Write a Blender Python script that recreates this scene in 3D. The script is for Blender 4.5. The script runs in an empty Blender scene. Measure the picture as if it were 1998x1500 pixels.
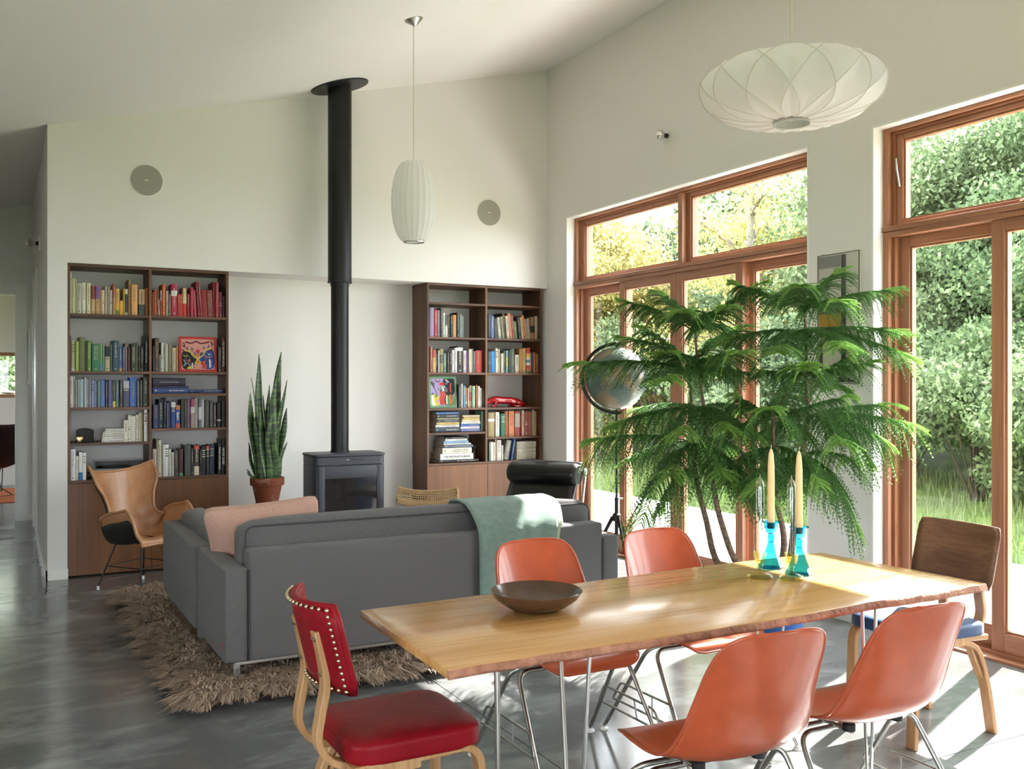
import bpy, bmesh, math, random
import numpy as np
from mathutils import Vector, Matrix, Quaternion

# ---------------------------------------------------------------- camera, sky, sun, exposure
SC = bpy.context.scene
COL = SC.collection
CAM_H = 1.44
FOCAL_PX = 1870.0
YAW = math.atan(999.0 / FOCAL_PX)
cam_d = bpy.data.cameras.new('camera')
cam_d.sensor_fit = 'HORIZONTAL'
cam_d.sensor_width = 36.0
cam_d.lens = 36.0 * FOCAL_PX / 1998.0
cam_d.clip_start = 0.05
cam_d.clip_end = 300
cam = bpy.data.objects.new('camera', cam_d)
COL.objects.link(cam)
cam.location = (0, 0, CAM_H)
cam.rotation_euler = (math.pi / 2, 0, -YAW)
SC.camera = cam

world = bpy.data.worlds.new('sky')
SC.world = world
world.use_nodes = True
wn = world.node_tree.nodes
wn['Background'].inputs['Color'].default_value = (0.90, 0.95, 1.0, 1)
wn['Background'].inputs['Strength'].default_value = 3.0

sun_d = bpy.data.lights.new('sun', 'SUN')
sun_d.energy = 9.5
sun_d.color = (1.0, 0.95, 0.88)
sun_d.angle = math.radians(0.7)
sun = bpy.data.objects.new('sun', sun_d)
COL.objects.link(sun)
SUN_EL, SUN_AZ = math.radians(42), (0.927, 0.376)
sv = Vector((SUN_AZ[0] * math.cos(SUN_EL), SUN_AZ[1] * math.cos(SUN_EL), math.sin(SUN_EL)))
sun.rotation_euler = sv.to_track_quat('Z', 'Y').to_euler()
sun.location = sv * 30

SC.view_settings.view_transform = 'Standard'
SC.view_settings.look = 'None'
SC.view_settings.gamma = 1.0
SC.view_settings.use_curve_mapping = False
SC.view_settings.exposure = 2.15
SC.cycles.max_bounces = 10
SC.cycles.diffuse_bounces = 6
SC.cycles.glossy_bounces = 4
SC.cycles.transmission_bounces = 4
SC.cycles.transparent_max_bounces = 16
SC.cycles.caustics_reflective = False
SC.cycles.caustics_refractive = False
SC.cycles.sample_clamp_indirect = 6.0
SC.cycles.use_adaptive_sampling = True
SC.cycles.adaptive_threshold = 0.03
SC.cycles.use_denoising = True
try:
    SC.cycles.denoiser = 'OPENIMAGEDENOISE'
except Exception:
    pass

RNG = random.Random(7)
NPR = np.random.default_rng(11)

# ---------------------------------------------------------------- materials
def srgb(h):
    if not isinstance(h, str):
        return tuple(h)
    v = [int(h[i:i + 2], 16) / 255 for i in (0, 2, 4)]
    return tuple(c / 12.92 if c <= 0.04045 else ((c + 0.055) / 1.055) ** 2.4 for c in v)

def mat(name, col, rough=0.5, metal=0.0, spec=0.5, col2=None, scale=8.0, stretch=(1, 1, 1), detail=4.0,
        bump=0.0, bscale=60.0, bstretch=(1, 1, 1), rough2=None, coat=0.0, sheen=0.0, trans=0.0, ior=1.45,
        lo=0.35, hi=0.65, sss=0.0):
    m = bpy.data.materials.new(name)
    m.use_nodes = True
    nt = m.node_tree
    b = nt.nodes['Principled BSDF']
    c = srgb(col)
    b.inputs['Base Color'].default_value = (*c, 1)
    b.inputs['Roughness'].default_value = rough
    b.inputs['Metallic'].default_value = metal
    b.inputs['Specular IOR Level'].default_value = spec
    b.inputs['IOR'].default_value = ior
    b.inputs['Coat Weight'].default_value = coat
    b.inputs['Coat Roughness'].default_value = 0.08
    b.inputs['Sheen Weight'].default_value = sheen
    b.inputs['Transmission Weight'].default_value = trans
    if col2 is not None or rough2 is not None or bump:
        tc = nt.nodes.new('ShaderNodeTexCoord')
        if col2 is not None or rough2 is not None:
            mp = nt.nodes.new('ShaderNodeMapping')
            mp.inputs['Scale'].default_value = stretch
            nt.links.new(tc.outputs['Object'], mp.inputs['Vector'])
            nz = nt.nodes.new('ShaderNodeTexNoise')
            nz.inputs['Scale'].default_value = scale
            nz.inputs['Detail'].default_value = detail
            nz.inputs['Roughness'].default_value = 0.6
            nt.links.new(mp.outputs['Vector'], nz.inputs['Vector'])
            rp = nt.nodes.new('ShaderNodeValToRGB')
            rp.color_ramp.elements[0].position = lo
            rp.color_ramp.elements[1].position = hi
            nt.links.new(nz.outputs['Fac'], rp.inputs['Fac'])
            if col2 is not None:
                rp.color_ramp.elements[0].color = (*c, 1)
                rp.color_ramp.elements[1].color = (*srgb(col2), 1)
                nt.links.new(rp.outputs['Color'], b.inputs['Base Color'])
            if rough2 is not None:
                mr = nt.nodes.new('ShaderNodeMapRange')
                mr.inputs['To Min'].default_value = rough
                mr.inputs['To Max'].default_value = rough2
                nt.links.new(nz.outputs['Fac'], mr.inputs['Value'])
                mr.inputs['From Min'].default_value = lo
                mr.inputs['From Max'].default_value = hi
                nt.links.new(mr.outputs['Result'], b.inputs['Roughness'])
        if bump:
            mp2 = nt.nodes.new('ShaderNodeMapping')
            mp2.inputs['Scale'].default_value = bstretch
            nt.links.new(tc.outputs['Object'], mp2.inputs['Vector'])
            nb = nt.nodes.new('ShaderNodeTexNoise')
            nb.inputs['Scale'].default_value = bscale
            nb.inputs['Detail'].default_value = 3
            nt.links.new(mp2.outputs['Vector'], nb.inputs['Vector'])
            bp = nt.nodes.new('ShaderNodeBump')
            bp.inputs['Strength'].default_value = bump
            bp.inputs['Distance'].default_value = 0.01
            nt.links.new(nb.outputs['Fac'], bp.inputs['Height'])
            nt.links.new(bp.outputs['Normal'], b.inputs['Normal'])
    return m

def wood(name, c1, c2, c3=None, axis='z', scale=9.0, rough=0.45, coat=0.0, ring=0.35):
    """grain running along one axis: stretched noise for the flow, finer stretched noise for the pores"""
    m = bpy.data.materials.new(name)
    m.use_nodes = True
    nt = m.node_tree
    b = nt.nodes['Principled BSDF']
    b.inputs['Roughness'].default_value = rough
    b.inputs['Coat Weight'].default_value = coat
    b.inputs['Coat Roughness'].default_value = 0.12
    tc = nt.nodes.new('ShaderNodeTexCoord')
    k = {'x': (0.09, 1, 1), 'y': (1, 0.09, 1), 'z': (1, 1, 0.09)}[axis]
    mp = nt.nodes.new('ShaderNodeMapping')
    mp.inputs['Scale'].default_value = k
    nt.links.new(tc.outputs['Object'], mp.inputs['Vector'])
    n1 = nt.nodes.new('ShaderNodeTexNoise')
    n1.inputs['Scale'].default_value = scale
    n1.inputs['Detail'].default_value = 5
    n1.inputs['Distortion'].default_value = 0.6
    nt.links.new(mp.outputs['Vector'], n1.inputs['Vector'])
    mp2 = nt.nodes.new('ShaderNodeMapping')
    mp2.inputs['Scale'].default_value = tuple(v * (0.3 if v < 0.5 else 1.0) for v in k)
    nt.links.new(tc.outputs['Object'], mp2.inputs['Vector'])
    n2 = nt.nodes.new('ShaderNodeTexNoise')
    n2.inputs['Scale'].default_value = scale * 11
    n2.inputs['Detail'].default_value = 2
    nt.links.new(mp2.outputs['Vector'], n2.inputs['Vector'])
    mx = nt.nodes.new('ShaderNodeMix')
    mx.data_type = 'FLOAT'
    mx.inputs[0].default_value = ring
    nt.links.new(n1.outputs['Fac'], mx.inputs[2])
    nt.links.new(n2.outputs['Fac'], mx.inputs[3])
    rp = nt.nodes.new('ShaderNodeValToRGB')
    e = rp.color_ramp.elements
    e[0].position, e[1].position = 0.36, 0.66
    e[0].color = (*srgb(c1), 1)
    e[1].color = (*srgb(c2), 1)
    if c3:
        x = e.new(0.5)
        x.color = (*srgb(c3), 1)
    nt.links.new(mx.outputs[0], rp.inputs['Fac'])
    nt.links.new(rp.outputs['Color'], b.inputs['Base Color'])
    return m

def clear_glass(name, tint=(1, 1, 1), fres=1.45, rough=0.0):
    """thin sheet of glass: see-through with a Fresnel reflection"""
    m = bpy.data.materials.new(name)
    m.use_nodes = True
    nt = m.node_tree
    for n in list(nt.nodes):
        if n.type != 'OUTPUT_MATERIAL':
            nt.nodes.remove(n)
    out = [n for n in nt.nodes if n.type == 'OUTPUT_MATERIAL'][0]
    t = nt.nodes.new('ShaderNodeBsdfTransparent')
    t.inputs['Color'].default_value = (*tint, 1)
    g = nt.nodes.new('ShaderNodeBsdfGlossy')
    g.inputs['Roughness'].default_value = rough
    f = nt.nodes.new('ShaderNodeFresnel')
    ge = nt.nodes.new('ShaderNodeNewGeometry')
    mr = nt.nodes.new('ShaderNodeMapRange')          # same reflection from either face of the sheet
    mr.inputs['To Min'].default_value = fres
    mr.inputs['To Max'].default_value = 1.0 / fres
    nt.links.new(ge.outputs['Backfacing'], mr.inputs['Value'])
    nt.links.new(mr.outputs['Result'], f.inputs['IOR'])
    mx = nt.nodes.new('ShaderNodeMixShader')
    nt.links.new(f.outputs['Fac'], mx.inputs['Fac'])
    nt.links.new(t.outputs['BSDF'], mx.inputs[1])
    nt.links.new(g.outputs['BSDF'], mx.inputs[2])
    nt.links.new(mx.outputs['Shader'], out.inputs['Surface'])
    return m

def leaf_mat(name, c1, c2, trans=0.35, rough=0.5, island=True):
    """leaf: diffuse + translucent, each leaf island its own shade"""
    m = bpy.data.materials.new(name)
    m.use_nodes = True
    nt = m.node_tree
    b = nt.nodes['Principled BSDF']
    out = [n for n in nt.nodes if n.type == 'OUTPUT_MATERIAL'][0]
    g = nt.nodes.new('ShaderNodeNewGeometry')
    rp = nt.nodes.new('ShaderNodeValToRGB')
    rp.color_ramp.elements[0].color = (*srgb(c1), 1)
    rp.color_ramp.elements[1].color = (*srgb(c2), 1)
    nt.links.new(g.outputs['Random Per Island'], rp.inputs['Fac'])
    nt.links.new(rp.outputs['Color'], b.inputs['Base Color'])
    b.inputs['Roughness'].default_value = rough
    b.inputs['Specular IOR Level'].default_value = 0.3
    tl = nt.nodes.new('ShaderNodeBsdfTranslucent')
    nt.links.new(rp.outputs['Color'], tl.inputs['Color'])
    mx = nt.nodes.new('ShaderNodeMixShader')
    mx.inputs['Fac'].default_value = trans
    nt.links.new(b.outputs['BSDF'], mx.inputs[1])
    nt.links.new(tl.outputs['BSDF'], mx.inputs[2])
    nt.links.new(mx.outputs['Shader'], out.inputs['Surface'])
    return m

def objcol_mat(name, rough=0.55, bump=0.0):
    """cloth or paper cover that takes the object's own colour, slightly scuffed"""
    m = bpy.data.materials.new(name)
    m.use_nodes = True
    nt = m.node_tree
    b = nt.nodes['Principled BSDF']
    b.inputs['Roughness'].default_value = rough
    oi = nt.nodes.new('ShaderNodeObjectInfo')
    tc = nt.nodes.new('ShaderNodeTexCoord')
    nz = nt.nodes.new('ShaderNodeTexNoise')
    nz.inputs['Scale'].default_value = 6
    nt.links.new(tc.outputs['Object'], nz.inputs['Vector'])
    mr = nt.nodes.new('ShaderNodeMapRange')
    mr.inputs['To Min'].default_value = 0.85
    mr.inputs['To Max'].default_value = 1.12
    nt.links.new(nz.outputs['Fac'], mr.inputs['Value'])
    mx = nt.nodes.new('ShaderNodeVectorMath')
    mx.operation = 'MULTIPLY'
    nt.links.new(oi.outputs['Color'], mx.inputs[0])
    nt.links.new(mr.outputs['Result'], mx.inputs[1])
    nt.links.new(mx.outputs['Vector'], b.inputs['Base Color'])
    return m

def concrete(name, c1, c2, c3):
    m = bpy.data.materials.new(name)
    m.use_nodes = True
    nt = m.node_tree
    b = nt.nodes['Principled BSDF']
    g = nt.nodes.new('ShaderNodeNewGeometry')
    def noise(scale, detail, dist=0.0, stretch=(1, 1, 1)):
        mp = nt.nodes.new('ShaderNodeMapping')
        mp.inputs['Scale'].default_value = stretch
        nt.links.new(g.outputs['Position'], mp.inputs['Vector'])
        n = nt.nodes.new('ShaderNodeTexNoise')
        n.inputs['Scale'].default_value = scale
        n.inputs['Detail'].default_value = detail
        n.inputs['Roughness'].default_value = 0.62
        n.inputs['Distortion'].default_value = dist
        nt.links.new(mp.outputs['Vector'], n.inputs['Vector'])
        return n
    n1 = noise(1.3, 6, 0.6)
    n2 = noise(2.6, 8, .35, (.8, 1.5, 1))
    r1 = nt.nodes.new('ShaderNodeValToRGB')
    e = r1.color_ramp.elements
    e[0].position, e[1].position = 0.33, 0.7
    e[0].color = (*srgb(c1), 1)
    e[1].color = (*srgb(c2), 1)
    nt.links.new(n1.outputs['Fac'], r1.inputs['Fac'])
    r2 = nt.nodes.new('ShaderNodeValToRGB')
    e = r2.color_ramp.elements
    e[0].position, e[1].position = 0.48, 0.80
    e[0].color = (0, 0, 0, 1)
    e[1].color = (1, 1, 1, 1)
    nt.links.new(n2.outputs['Fac'], r2.inputs['Fac'])
    mx = nt.nodes.new('ShaderNodeMix')
    mx.data_type = 'RGBA'
    nt.links.new(r2.outputs['Color'], mx.inputs[0])
    nt.links.new(r1.outputs['Color'], mx.inputs[6])
    mx.inputs[7].default_value = (*srgb(c3), 1)
    nt.links.new(mx.outputs[2], b.inputs['Base Color'])
    mr = nt.nodes.new('ShaderNodeMapRange')
    mr.inputs['To Min'].default_value = 0.08
    mr.inputs['To Max'].default_value = 0.28
    nt.links.new(n2.outputs['Fac'], mr.inputs['Value'])
    nt.links.new(mr.outputs['Result'], b.inputs['Roughness'])
    b.inputs['Specular IOR Level'].default_value = 0.6
    return m

M = {}
M['wall'] = mat('wall_paint', (0.80, 0.775, 0.755), 0.75, spec=0.25, bump=0.04, bscale=90)
M['ceil'] = mat('ceiling_paint', (0.81, 0.79, 0.77), 0.8, spec=0.2)
M['trim'] = mat('white_trim_paint', (0.84, 0.83, 0.79), 0.4)
M['concrete'] = concrete('polished_concrete', '585959', '727374', '9c9e9f')
M['joint'] = mat('saw_cut_joint', '33373a', 0.8)
M['fir'] = wood('fir_window_wood', '936248', 'b58264', 'a67256', 'z', 10, 0.38)
M['fir_y'] = wood('fir_window_rail', '936248', 'b58264', 'a67256', 'y', 10, 0.38)
M['fir_x'] = wood('fir_window_reveal', '936248', 'b58264', 'a67256', 'x', 10, 0.38)
M['walnut'] = wood('walnut_carcass', '44291a', '775036', '5c3a25', 'z', 8, 0.45)
M['walnut_x'] = wood('walnut_shelf', '44291a', '775036', '5c3a25', 'x', 8, 0.45)
M['walnut_door'] = wood('walnut_door_veneer', '603a1e', '82522e', '704527', 'z', 6, 0.42)
M['glass'] = clear_glass('window_glass', (0.97, 0.985, 0.975))
M['steel'] = mat('brushed_steel', (0.62, 0.61, 0.58), 0.28, 1.0)
M['chrome'] = mat('chrome', (0.80, 0.80, 0.80), 0.10, 1.0)
M['black'] = mat('black_matte_metal', (0.018, 0.018, 0.02), 0.45)
M['white_plastic'] = mat('white_plastic', (0.82, 0.82, 0.80), 0.4)
M['rubber'] = mat('black_rubber', (0.015, 0.015, 0.015), 0.6)

# ---------------------------------------------------------------- mesh building
class MB:
    def __init__(s):
        s.v = []
        s.f = []
    def add(s, vs, fs):
        o = len(s.v)
        s.v.extend(tuple(p) for p in vs)
        s.f.extend(tuple(i + o for i in f) for f in fs)
        return s
    def box(s, x0, x1, y0, y1, z0, z1, m=None):
        vs = [(x, y, z) for x in (x0, x1) for y in (y0, y1) for z in (z0, z1)]
        if m is not None:
            vs = [m @ Vector(p) for p in vs]
        return s.add(vs, [(0, 1, 3, 2), (4, 6, 7, 5), (0, 4, 5, 1), (2, 3, 7, 6), (0, 2, 6, 4), (1, 5, 7, 3)])
    def prism(s, poly, z0, z1, m=None):
        n = len(poly)
        vs = [(x, y, z0) for x, y in poly] + [(x, y, z1) for x, y in poly]
        if m is not None:
            vs = [m @ Vector(p) for p in vs]
        fs = [tuple(range(n - 1, -1, -1)), tuple(range(n, 2 * n))]
        fs += [(i, (i + 1) % n, n + (i + 1) % n, n + i) for i in range(n)]
        return s.add(vs, fs)
    def tube(s, path, r, n=8, closed=False, flat=None, up=None):
        """sweep a circle (or an ellipse/strip, flat=(a,b)) along a path; r may be a list"""
        P = [Vector(p) for p in path]
        L = len(P)
        R = r if isinstance(r, (list, tuple)) else [r] * L
        T = []
        for i in range(L):
            a = P[(i - 1) % L] if (closed or i > 0) else P[i]
            b = P[(i + 1) % L] if (closed or i < L - 1) else P[i]
            T.append((b - a).normalized())
        u = Vector(up) if up else (Vector((0, 0, 1)) if abs(T[0].z) < 0.9 else Vector((1, 0, 0)))
        N = (u - T[0] * u.dot(T[0])).normalized()
        rings = []
        for i in range(L):
            if i > 0:
                q = T[i - 1].rotation_difference(T[i])
                N = (q @ N)
                N = (N - T[i] * N.dot(T[i])).normalized()
            B = T[i].cross(N)
            ring = []
            if flat == 'rect':
                a, b_ = R[i]
                for cx, cy in ((-1, -1), (1, -1), (1, 1), (-1, 1)):
                    ring.append(P[i] + N * (cy * b_) + B * (cx * a))
            else:
                for k in range(n):
                    an = 2 * math.pi * k / n
                    ring.append(P[i] + (N * math.cos(an) + B * math.sin(an)) * R[i])
            rings.append(ring)
        k = len(rings[0])
        vs = [p for g in rings for p in g]
        fs = []
        m_ = L if closed else L - 1
        for i in range(m_):
            j = (i + 1) % L
            for t in range(k):
                fs.append((i * k + t, i * k + (t + 1) % k, j * k + (t + 1) % k, j * k + t))
        if not closed:
            fs.append(tuple(range(k - 1, -1, -1)))
            fs.append(tuple((L - 1) * k + t for t in range(k)))
        return s.add(vs, fs)
    def lathe(s, prof, n=32, c=(0, 0, 0), m=None, closed=False):
        vs, fs = [], []
        for r, z in prof:
            for k in range(n):
                a = 2 * math.pi * k / n
                p = Vector((r * math.cos(a), r * math.sin(a), z))
                p = (m @ p) if m is not None else p
                vs.append((p.x + c[0], p.y + c[1], p.z + c[2]))
        L = len(prof)
        for i in range(L if closed else L - 1):
            j = (i + 1) % L
            for k in range(n):
                fs.append((i * n + k, i * n + (k + 1) % n, j * n + (k + 1) % n, j * n + k))
        if not closed:
            if prof[0][0] > 1e-5:
                fs.append(tuple(range(n - 1, -1, -1)))
            if prof[-1][0] > 1e-5:
                fs.append(tuple((L - 1) * n + k for k in range(n)))
        return s.add(vs, fs)
    def ball(s, c, r, nu=16, nv=10, sc=(1, 1, 1)):
        prof = [(math.sin(math.pi * i / nv) * r + (1e-6 if i in (0, nv) else 0), -math.cos(math.pi * i / nv) * r) for i in range(nv + 1)]
        return s.lathe(prof, nu, c, Matrix.Diagonal((*sc, 1)))
    def sheet(s, G, th, rim=0.0):
        """closed shell from a grid of points G[i][j]; th = thickness pushed to the back of the normal"""
        nu, nv = len(G), len(G[0])
        G = [[Vector(p) for p in r] for r in G]
        N = []
        for i in range(nu):
            row = []
            for j in range(nv):
                a = G[min(i + 1, nu - 1)][j] - G[max(i - 1, 0)][j]
                b = G[i][min(j + 1, nv - 1)] - G[i][max(j - 1, 0)]
                c = a.cross(b)
                row.append(c.normalized() if c.length > 1e-12 else Vector((0, 0, 1)))
            N.append(row)
        top = [p for r in G for p in r]
        bot = [G[i][j] - N[i][j] * th for i in range(nu) for j in range(nv)]
        K = nu * nv
        fs = []
        for i in range(nu - 1):
            for j in range(nv - 1):
                a, b, c, d = i * nv + j, (i + 1) * nv + j, (i + 1) * nv + j + 1, i * nv + j + 1
                fs.append((a, b, c, d))
                fs.append((K + d, K + c, K + b, K + a))
        edge = [(0, j) for j in range(nv)] + [(i, nv - 1) for i in range(1, nu)] + \
               [(nu - 1, j) for j in range(nv - 2, -1, -1)] + [(i, 0) for i in range(nu - 2, 0, -1)]
        for q in range(len(edge)):
            a = edge[q][0] * nv + edge[q][1]
            b = edge[(q + 1) % len(edge)][0] * nv + edge[(q + 1) % len(edge)][1]
            fs.append((a, b, K + b, K + a))
        s.add(top + bot, fs)
        if rim:
            path = [G[i][j] - N[i][j] * th / 2 for i, j in edge]
            keep = [path[0]]
            for p in path[1:]:
                if (p - keep[-1]).length > rim * 0.6:
                    keep.append(p)
            if (keep[-1] - keep[0]).length < rim * 0.6:
                keep.pop()
            s.tube(keep, rim, 8, closed=True)
        return s
    def build(s, name, m, parent=None, smooth=True, bevel=0.0, seg=2, angle=0.7, loc=None):
        me = bpy.data.meshes.new(name)
        me.from_pydata([tuple(p) for p in s.v], [], s.f)
        if bevel > 0:
            bm = bmesh.new()
            bm.from_mesh(me)
            bmesh.ops.bevel(bm, geom=[e for e in bm.edges if len(e.link_faces) == 2 and e.calc_face_angle(0) > 0.5], offset=bevel, segments=seg, profile=0.5, affect='EDGES', clamp_overlap=True)
            bm.to_mesh(me)
            bm.free()
        return link_mesh(name, me, m, parent, smooth, angle, loc)

def link_mesh(name, me, m, parent=None, smooth=True, angle=0.7, loc=None):
    if m is not None and not me.materials:
        me.materials.append(m)
    if smooth and len(me.polygons):
        me.polygons.foreach_set('use_smooth', [True] * len(me.polygons))
        if angle < 3:
            me.set_sharp_from_angle(angle=angle)
    me.update()
    o = bpy.data.objects.new(name, me)
    COL.objects.link(o)
    if parent is not None:
        o.parent = parent
    if loc is not None:
        o.location = loc
    return o

def np_mesh(name, verts, faces, m, parent=None, smooth=True):
    """fast build from numpy arrays, faces (n,3) or (n,4)"""
    me = bpy.data.meshes.new(name)
    n, k = faces.shape
    me.vertices.add(len(verts))
    me.vertices.foreach_set('co', np.asarray(verts, dtype=np.float32).ravel())
    me.loops.add(n * k)
    me.loops.foreach_set('vertex_index', faces.astype(np.int32).ravel())
    me.polygons.add(n)
    me.polygons.foreach_set('loop_start', np.arange(0, n * k, k, dtype=np.int32))
    me.update(calc_edges=True)
    return link_mesh(name, me, m, parent, smooth, 9)

def tag(o, label, cat=None, group=None, kind=None):
    if label:
        o['label'] = label
    if cat:
        o['category'] = cat
    if group:
        o['group'] = group
    if kind:
        o['kind'] = kind
    return o

def thing(name, label, cat, loc=(0, 0, 0), rz=0.0, group=None):
    o = bpy.data.objects.new(name, None)
    o.empty_display_size = 0.1
    COL.objects.link(o)
    o.location = loc
    o.rotation_euler = (0, 0, rz)
    return tag(o, label, cat, group)

def struct(o, label=None):
    o['kind'] = 'structure'
    if label:
        o['label'] = label
    return o

def dup(o, parent=None):
    c = o.copy()
    COL.objects.link(c)
    c.parent = parent
    for ch in o.children:
        dup(ch, c)
    return c

def catmull(pts, n=8, closed=False):
    P = [Vector(p) for p in pts]
    L = len(P)
    out = []
    for i in range(L if closed else L - 1):
        if closed:
            p0, p1, p2, p3 = P[(i - 1) % L], P[i], P[(i + 1) % L], P[(i + 2) % L]
        else:
            p1, p2 = P[i], P[i + 1]
            p0 = P[i - 1] if i > 0 else p1 * 2 - p2
            p3 = P[i + 2] if i + 2 < L else p2 * 2 - p1
        for k in range(n):
            t = k / n
            out.append(0.5 * ((2 * p1) + (-p0 + p2) * t + (2 * p0 - 5 * p1 + 4 * p2 - p3) * t * t + (-p0 + 3 * p1 - 3 * p2 + p3) * t ** 3))
    if not closed:
        out.append(P[-1])
    return out

def interp(tab, x):
    """smooth monotone table lookup [(x, v), ...]"""
    n = len(tab)
    if x <= tab[0][0]:
        return tab[0][1]
    if x >= tab[-1][0]:
        return tab[-1][1]
    dl = [(tab[i + 1][1] - tab[i][1]) / (tab[i + 1][0] - tab[i][0]) for i in range(n - 1)]
    mm = [dl[0]] + [0.0 if dl[i - 1] * dl[i] <= 0 else 2 * dl[i - 1] * dl[i] / (dl[i - 1] + dl[i]) for i in range(1, n - 1)] + [dl[-1]]
    for i in range(n - 1):
        if x <= tab[i + 1][0]:
            h = tab[i + 1][0] - tab[i][0]
            t = (x - tab[i][0]) / h
            return (2 * t ** 3 - 3 * t * t + 1) * tab[i][1] + (t ** 3 - 2 * t * t + t) * h * mm[i] + (-2 * t ** 3 + 3 * t * t) * tab[i + 1][1] + (t ** 3 - t * t) * h * mm[i + 1]

def bent(pts, r=0.05, n=6):
    """polyline with rounded corners"""
    P = [Vector(p) for p in pts]
    out = [P[0]]
    for i in range(1, len(P) - 1):
        a, b, c = P[i - 1], P[i], P[i + 1]
        d1, d2 = (a - b), (c - b)
        k = min(r, d1.length * 0.49, d2.length * 0.49)
        s, e = b + d1.normalized() * k, b + d2.normalized() * k
        for t in range(n + 1):
            q = t / n
            out.append(s * (1 - q) ** 2 + b * 2 * q * (1 - q) + e * q * q)
    out.append(P[-1])
    return out

# ================================================================ THE ROOM
XR = 4.551          # face of the window wall
YB_ = 7.819         # face of the back wall
YN = 8.205          # back of the niche
XL, YF, YFAR = -3.2, -3.0, 15.5
def ceil_z(x):
    return 3.274 + 0.2473 * x

# floor: dark bed with concrete slabs between saw-cut joints
fl = struct(MB().box(XL - .3, XR + .25, YF - .3, YFAR + .3, -0.3, -0.012).build('floor', M['joint'], smooth=False), 'polished grey concrete floor with saw-cut joints')
jx = [XL - .3, -1.75, 1.855, XR + .25]
jy = [YF - .3, -1.2, 2.485, 6.15, 9.8, 13.45, YFAR + .3]
for i in range(3):
    for j in range(6):
        MB().box(jx[i] + .0025, jx[i + 1] - .0025, jy[j] + .0025, jy[j + 1] - .0025, -0.02, 0).build('slab', M['concrete'], fl, smooth=False)

# ceiling: one sloping plane
def slope_slab(x0, x1, y0, y1, t=0.25):
    mb = MB()
    vs = []
    for x in (x0, x1):
        for y in (y0, y1):
            vs += [(x, y, ceil_z(x)), (x, y, ceil_z(x) + t)]
    return mb.add(vs, [(0, 1, 3, 2), (4, 6, 7, 5), (0, 4, 5, 1), (2, 3, 7, 6), (0, 2, 6, 4), (1, 5, 7, 3)])
struct(slope_slab(XL - .3, XR + .45, YF - .3, YFAR + .3).build('ceiling', M['ceil'], smooth=False), 'cream painted sloping ceiling')

TOPZ = ceil_z(XR) + .1
W1 = (4.511, 7.455)
W2 = (1.045, 3.986)
WH = 2.952
mb = MB()
for a, b in ((YF - .3, W2[0]), (W2[1], W1[0]), (W1[1], YN + .2)):
    mb.box(XR, XR + .25, a, b, 0, WH)
mb.box(XR, XR + .25, YF - .3, YN + .2, WH, TOPZ)
struct(mb.build('wall_right', M['wall'], smooth=False), 'off-white wall with two tall wood windows')

# back wall: soffit over the bookcases, niche behind the stove, pier beside the hall
def sloped_wall(mb, x0, x1, y0, y1, z0, up=.1):
    vs = []
    for x in (x0, x1):
        for y in (y0, y1):
            vs += [(x, y, z0), (x, y, ceil_z(x) + up)]
    return mb.add(vs, [(0, 1, 3, 2), (4, 6, 7, 5), (0, 4, 5, 1), (2, 3, 7, 6), (0, 2, 6, 4), (1, 5, 7, 3)])
mb = MB()
sloped_wall(mb, .441, XR + .0, YB_, YN + .15, 2.345)
mb.box(.441, XR, YN, YN + .15, 0, 2.345)
sloped_wall(mb, XL, -1.0, YB_, YB_ + .14, 0)
struct(mb.build('wall_back', M['wall'], smooth=False), 'off-white back wall with a recess for the stove and bookcases')
mb = MB()
sloped_wall(mb, .307, .441, YB_, 11.5, 0)
struct(mb.build('wall_hall_right', M['wall'], smooth=False), 'off-white wall end beside the hall')
mb = MB()
sloped_wall(mb, -1.12, -1.0, YB_, 11.5, 0)
struct(mb.build('wall_hall_left', M['wall'], smooth=False))
mb = MB()
sloped_wall(mb, .157, 3.0, 11.38, 11.5, 0)
sloped_wall(mb, -1.0, -.75, 11.38, 11.5, 0)
sloped_wall(mb, -.75, .157, 11.38, 11.5, 2.40)
struct(mb.build('wall_hall_end', M['wall'], smooth=False), 'wall at the end of the hall around the doorway')
# far room
mb = MB()
sloped_wall(mb, XL, -1.5, YFAR, YFAR + .2, 0)
sloped_wall(mb, .9, 3.0, YFAR, YFAR + .2, 0)
mb.box(-1.5, .9, YFAR, YFAR + .2, 0, 1.25)
sloped_wall(mb, -1.5, .9, YFAR, YFAR + .2, 1.90)
struct(mb.build('wall_far', M['wall'], smooth=False), 'far room wall around its low window')
mb = MB()
sloped_wall(mb, 3.0, 3.15, 11.38, YFAR + .2, 0)
struct(mb.build('wall_far_right', M['wall'], smooth=False))
# left wall and wall behind the camera, with openings for the added fill-light windows
mb = MB()
for a, b, z0, z1 in ((YF, -1.8, 0, 2.6), (2.6, 12.2, 0, 2.6), (14.9, YFAR + .2, 0, 2.6), (-1.8, 2.6, 0, .95), (-1.8, 2.6, 2.1, 2.6), (12.2, 14.9, 0, .7), (12.2, 14.9, 2.2, 2.6)):
    mb.box(XL - .2, XL, a, b, z0, z1)
struct(mb.build('wall_left', M['wall'], smooth=False))
FW = (-1.6, 2.4, .60, 2.45)
mb = MB()
mb.box(XL, FW[0], YF - .2, YF, 0, 2.4)
sloped_wall(mb, FW[1], XR, YF - .2, YF, 0)
mb.box(FW[0], FW[1], YF - .2, YF, 0, FW[2])
sloped_wall(mb, XL, FW[1], YF - .2, YF, FW[3] - .2)
mb2 = MB()
struct(mb.build('wall_front', M['wall'], smooth=False))

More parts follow.
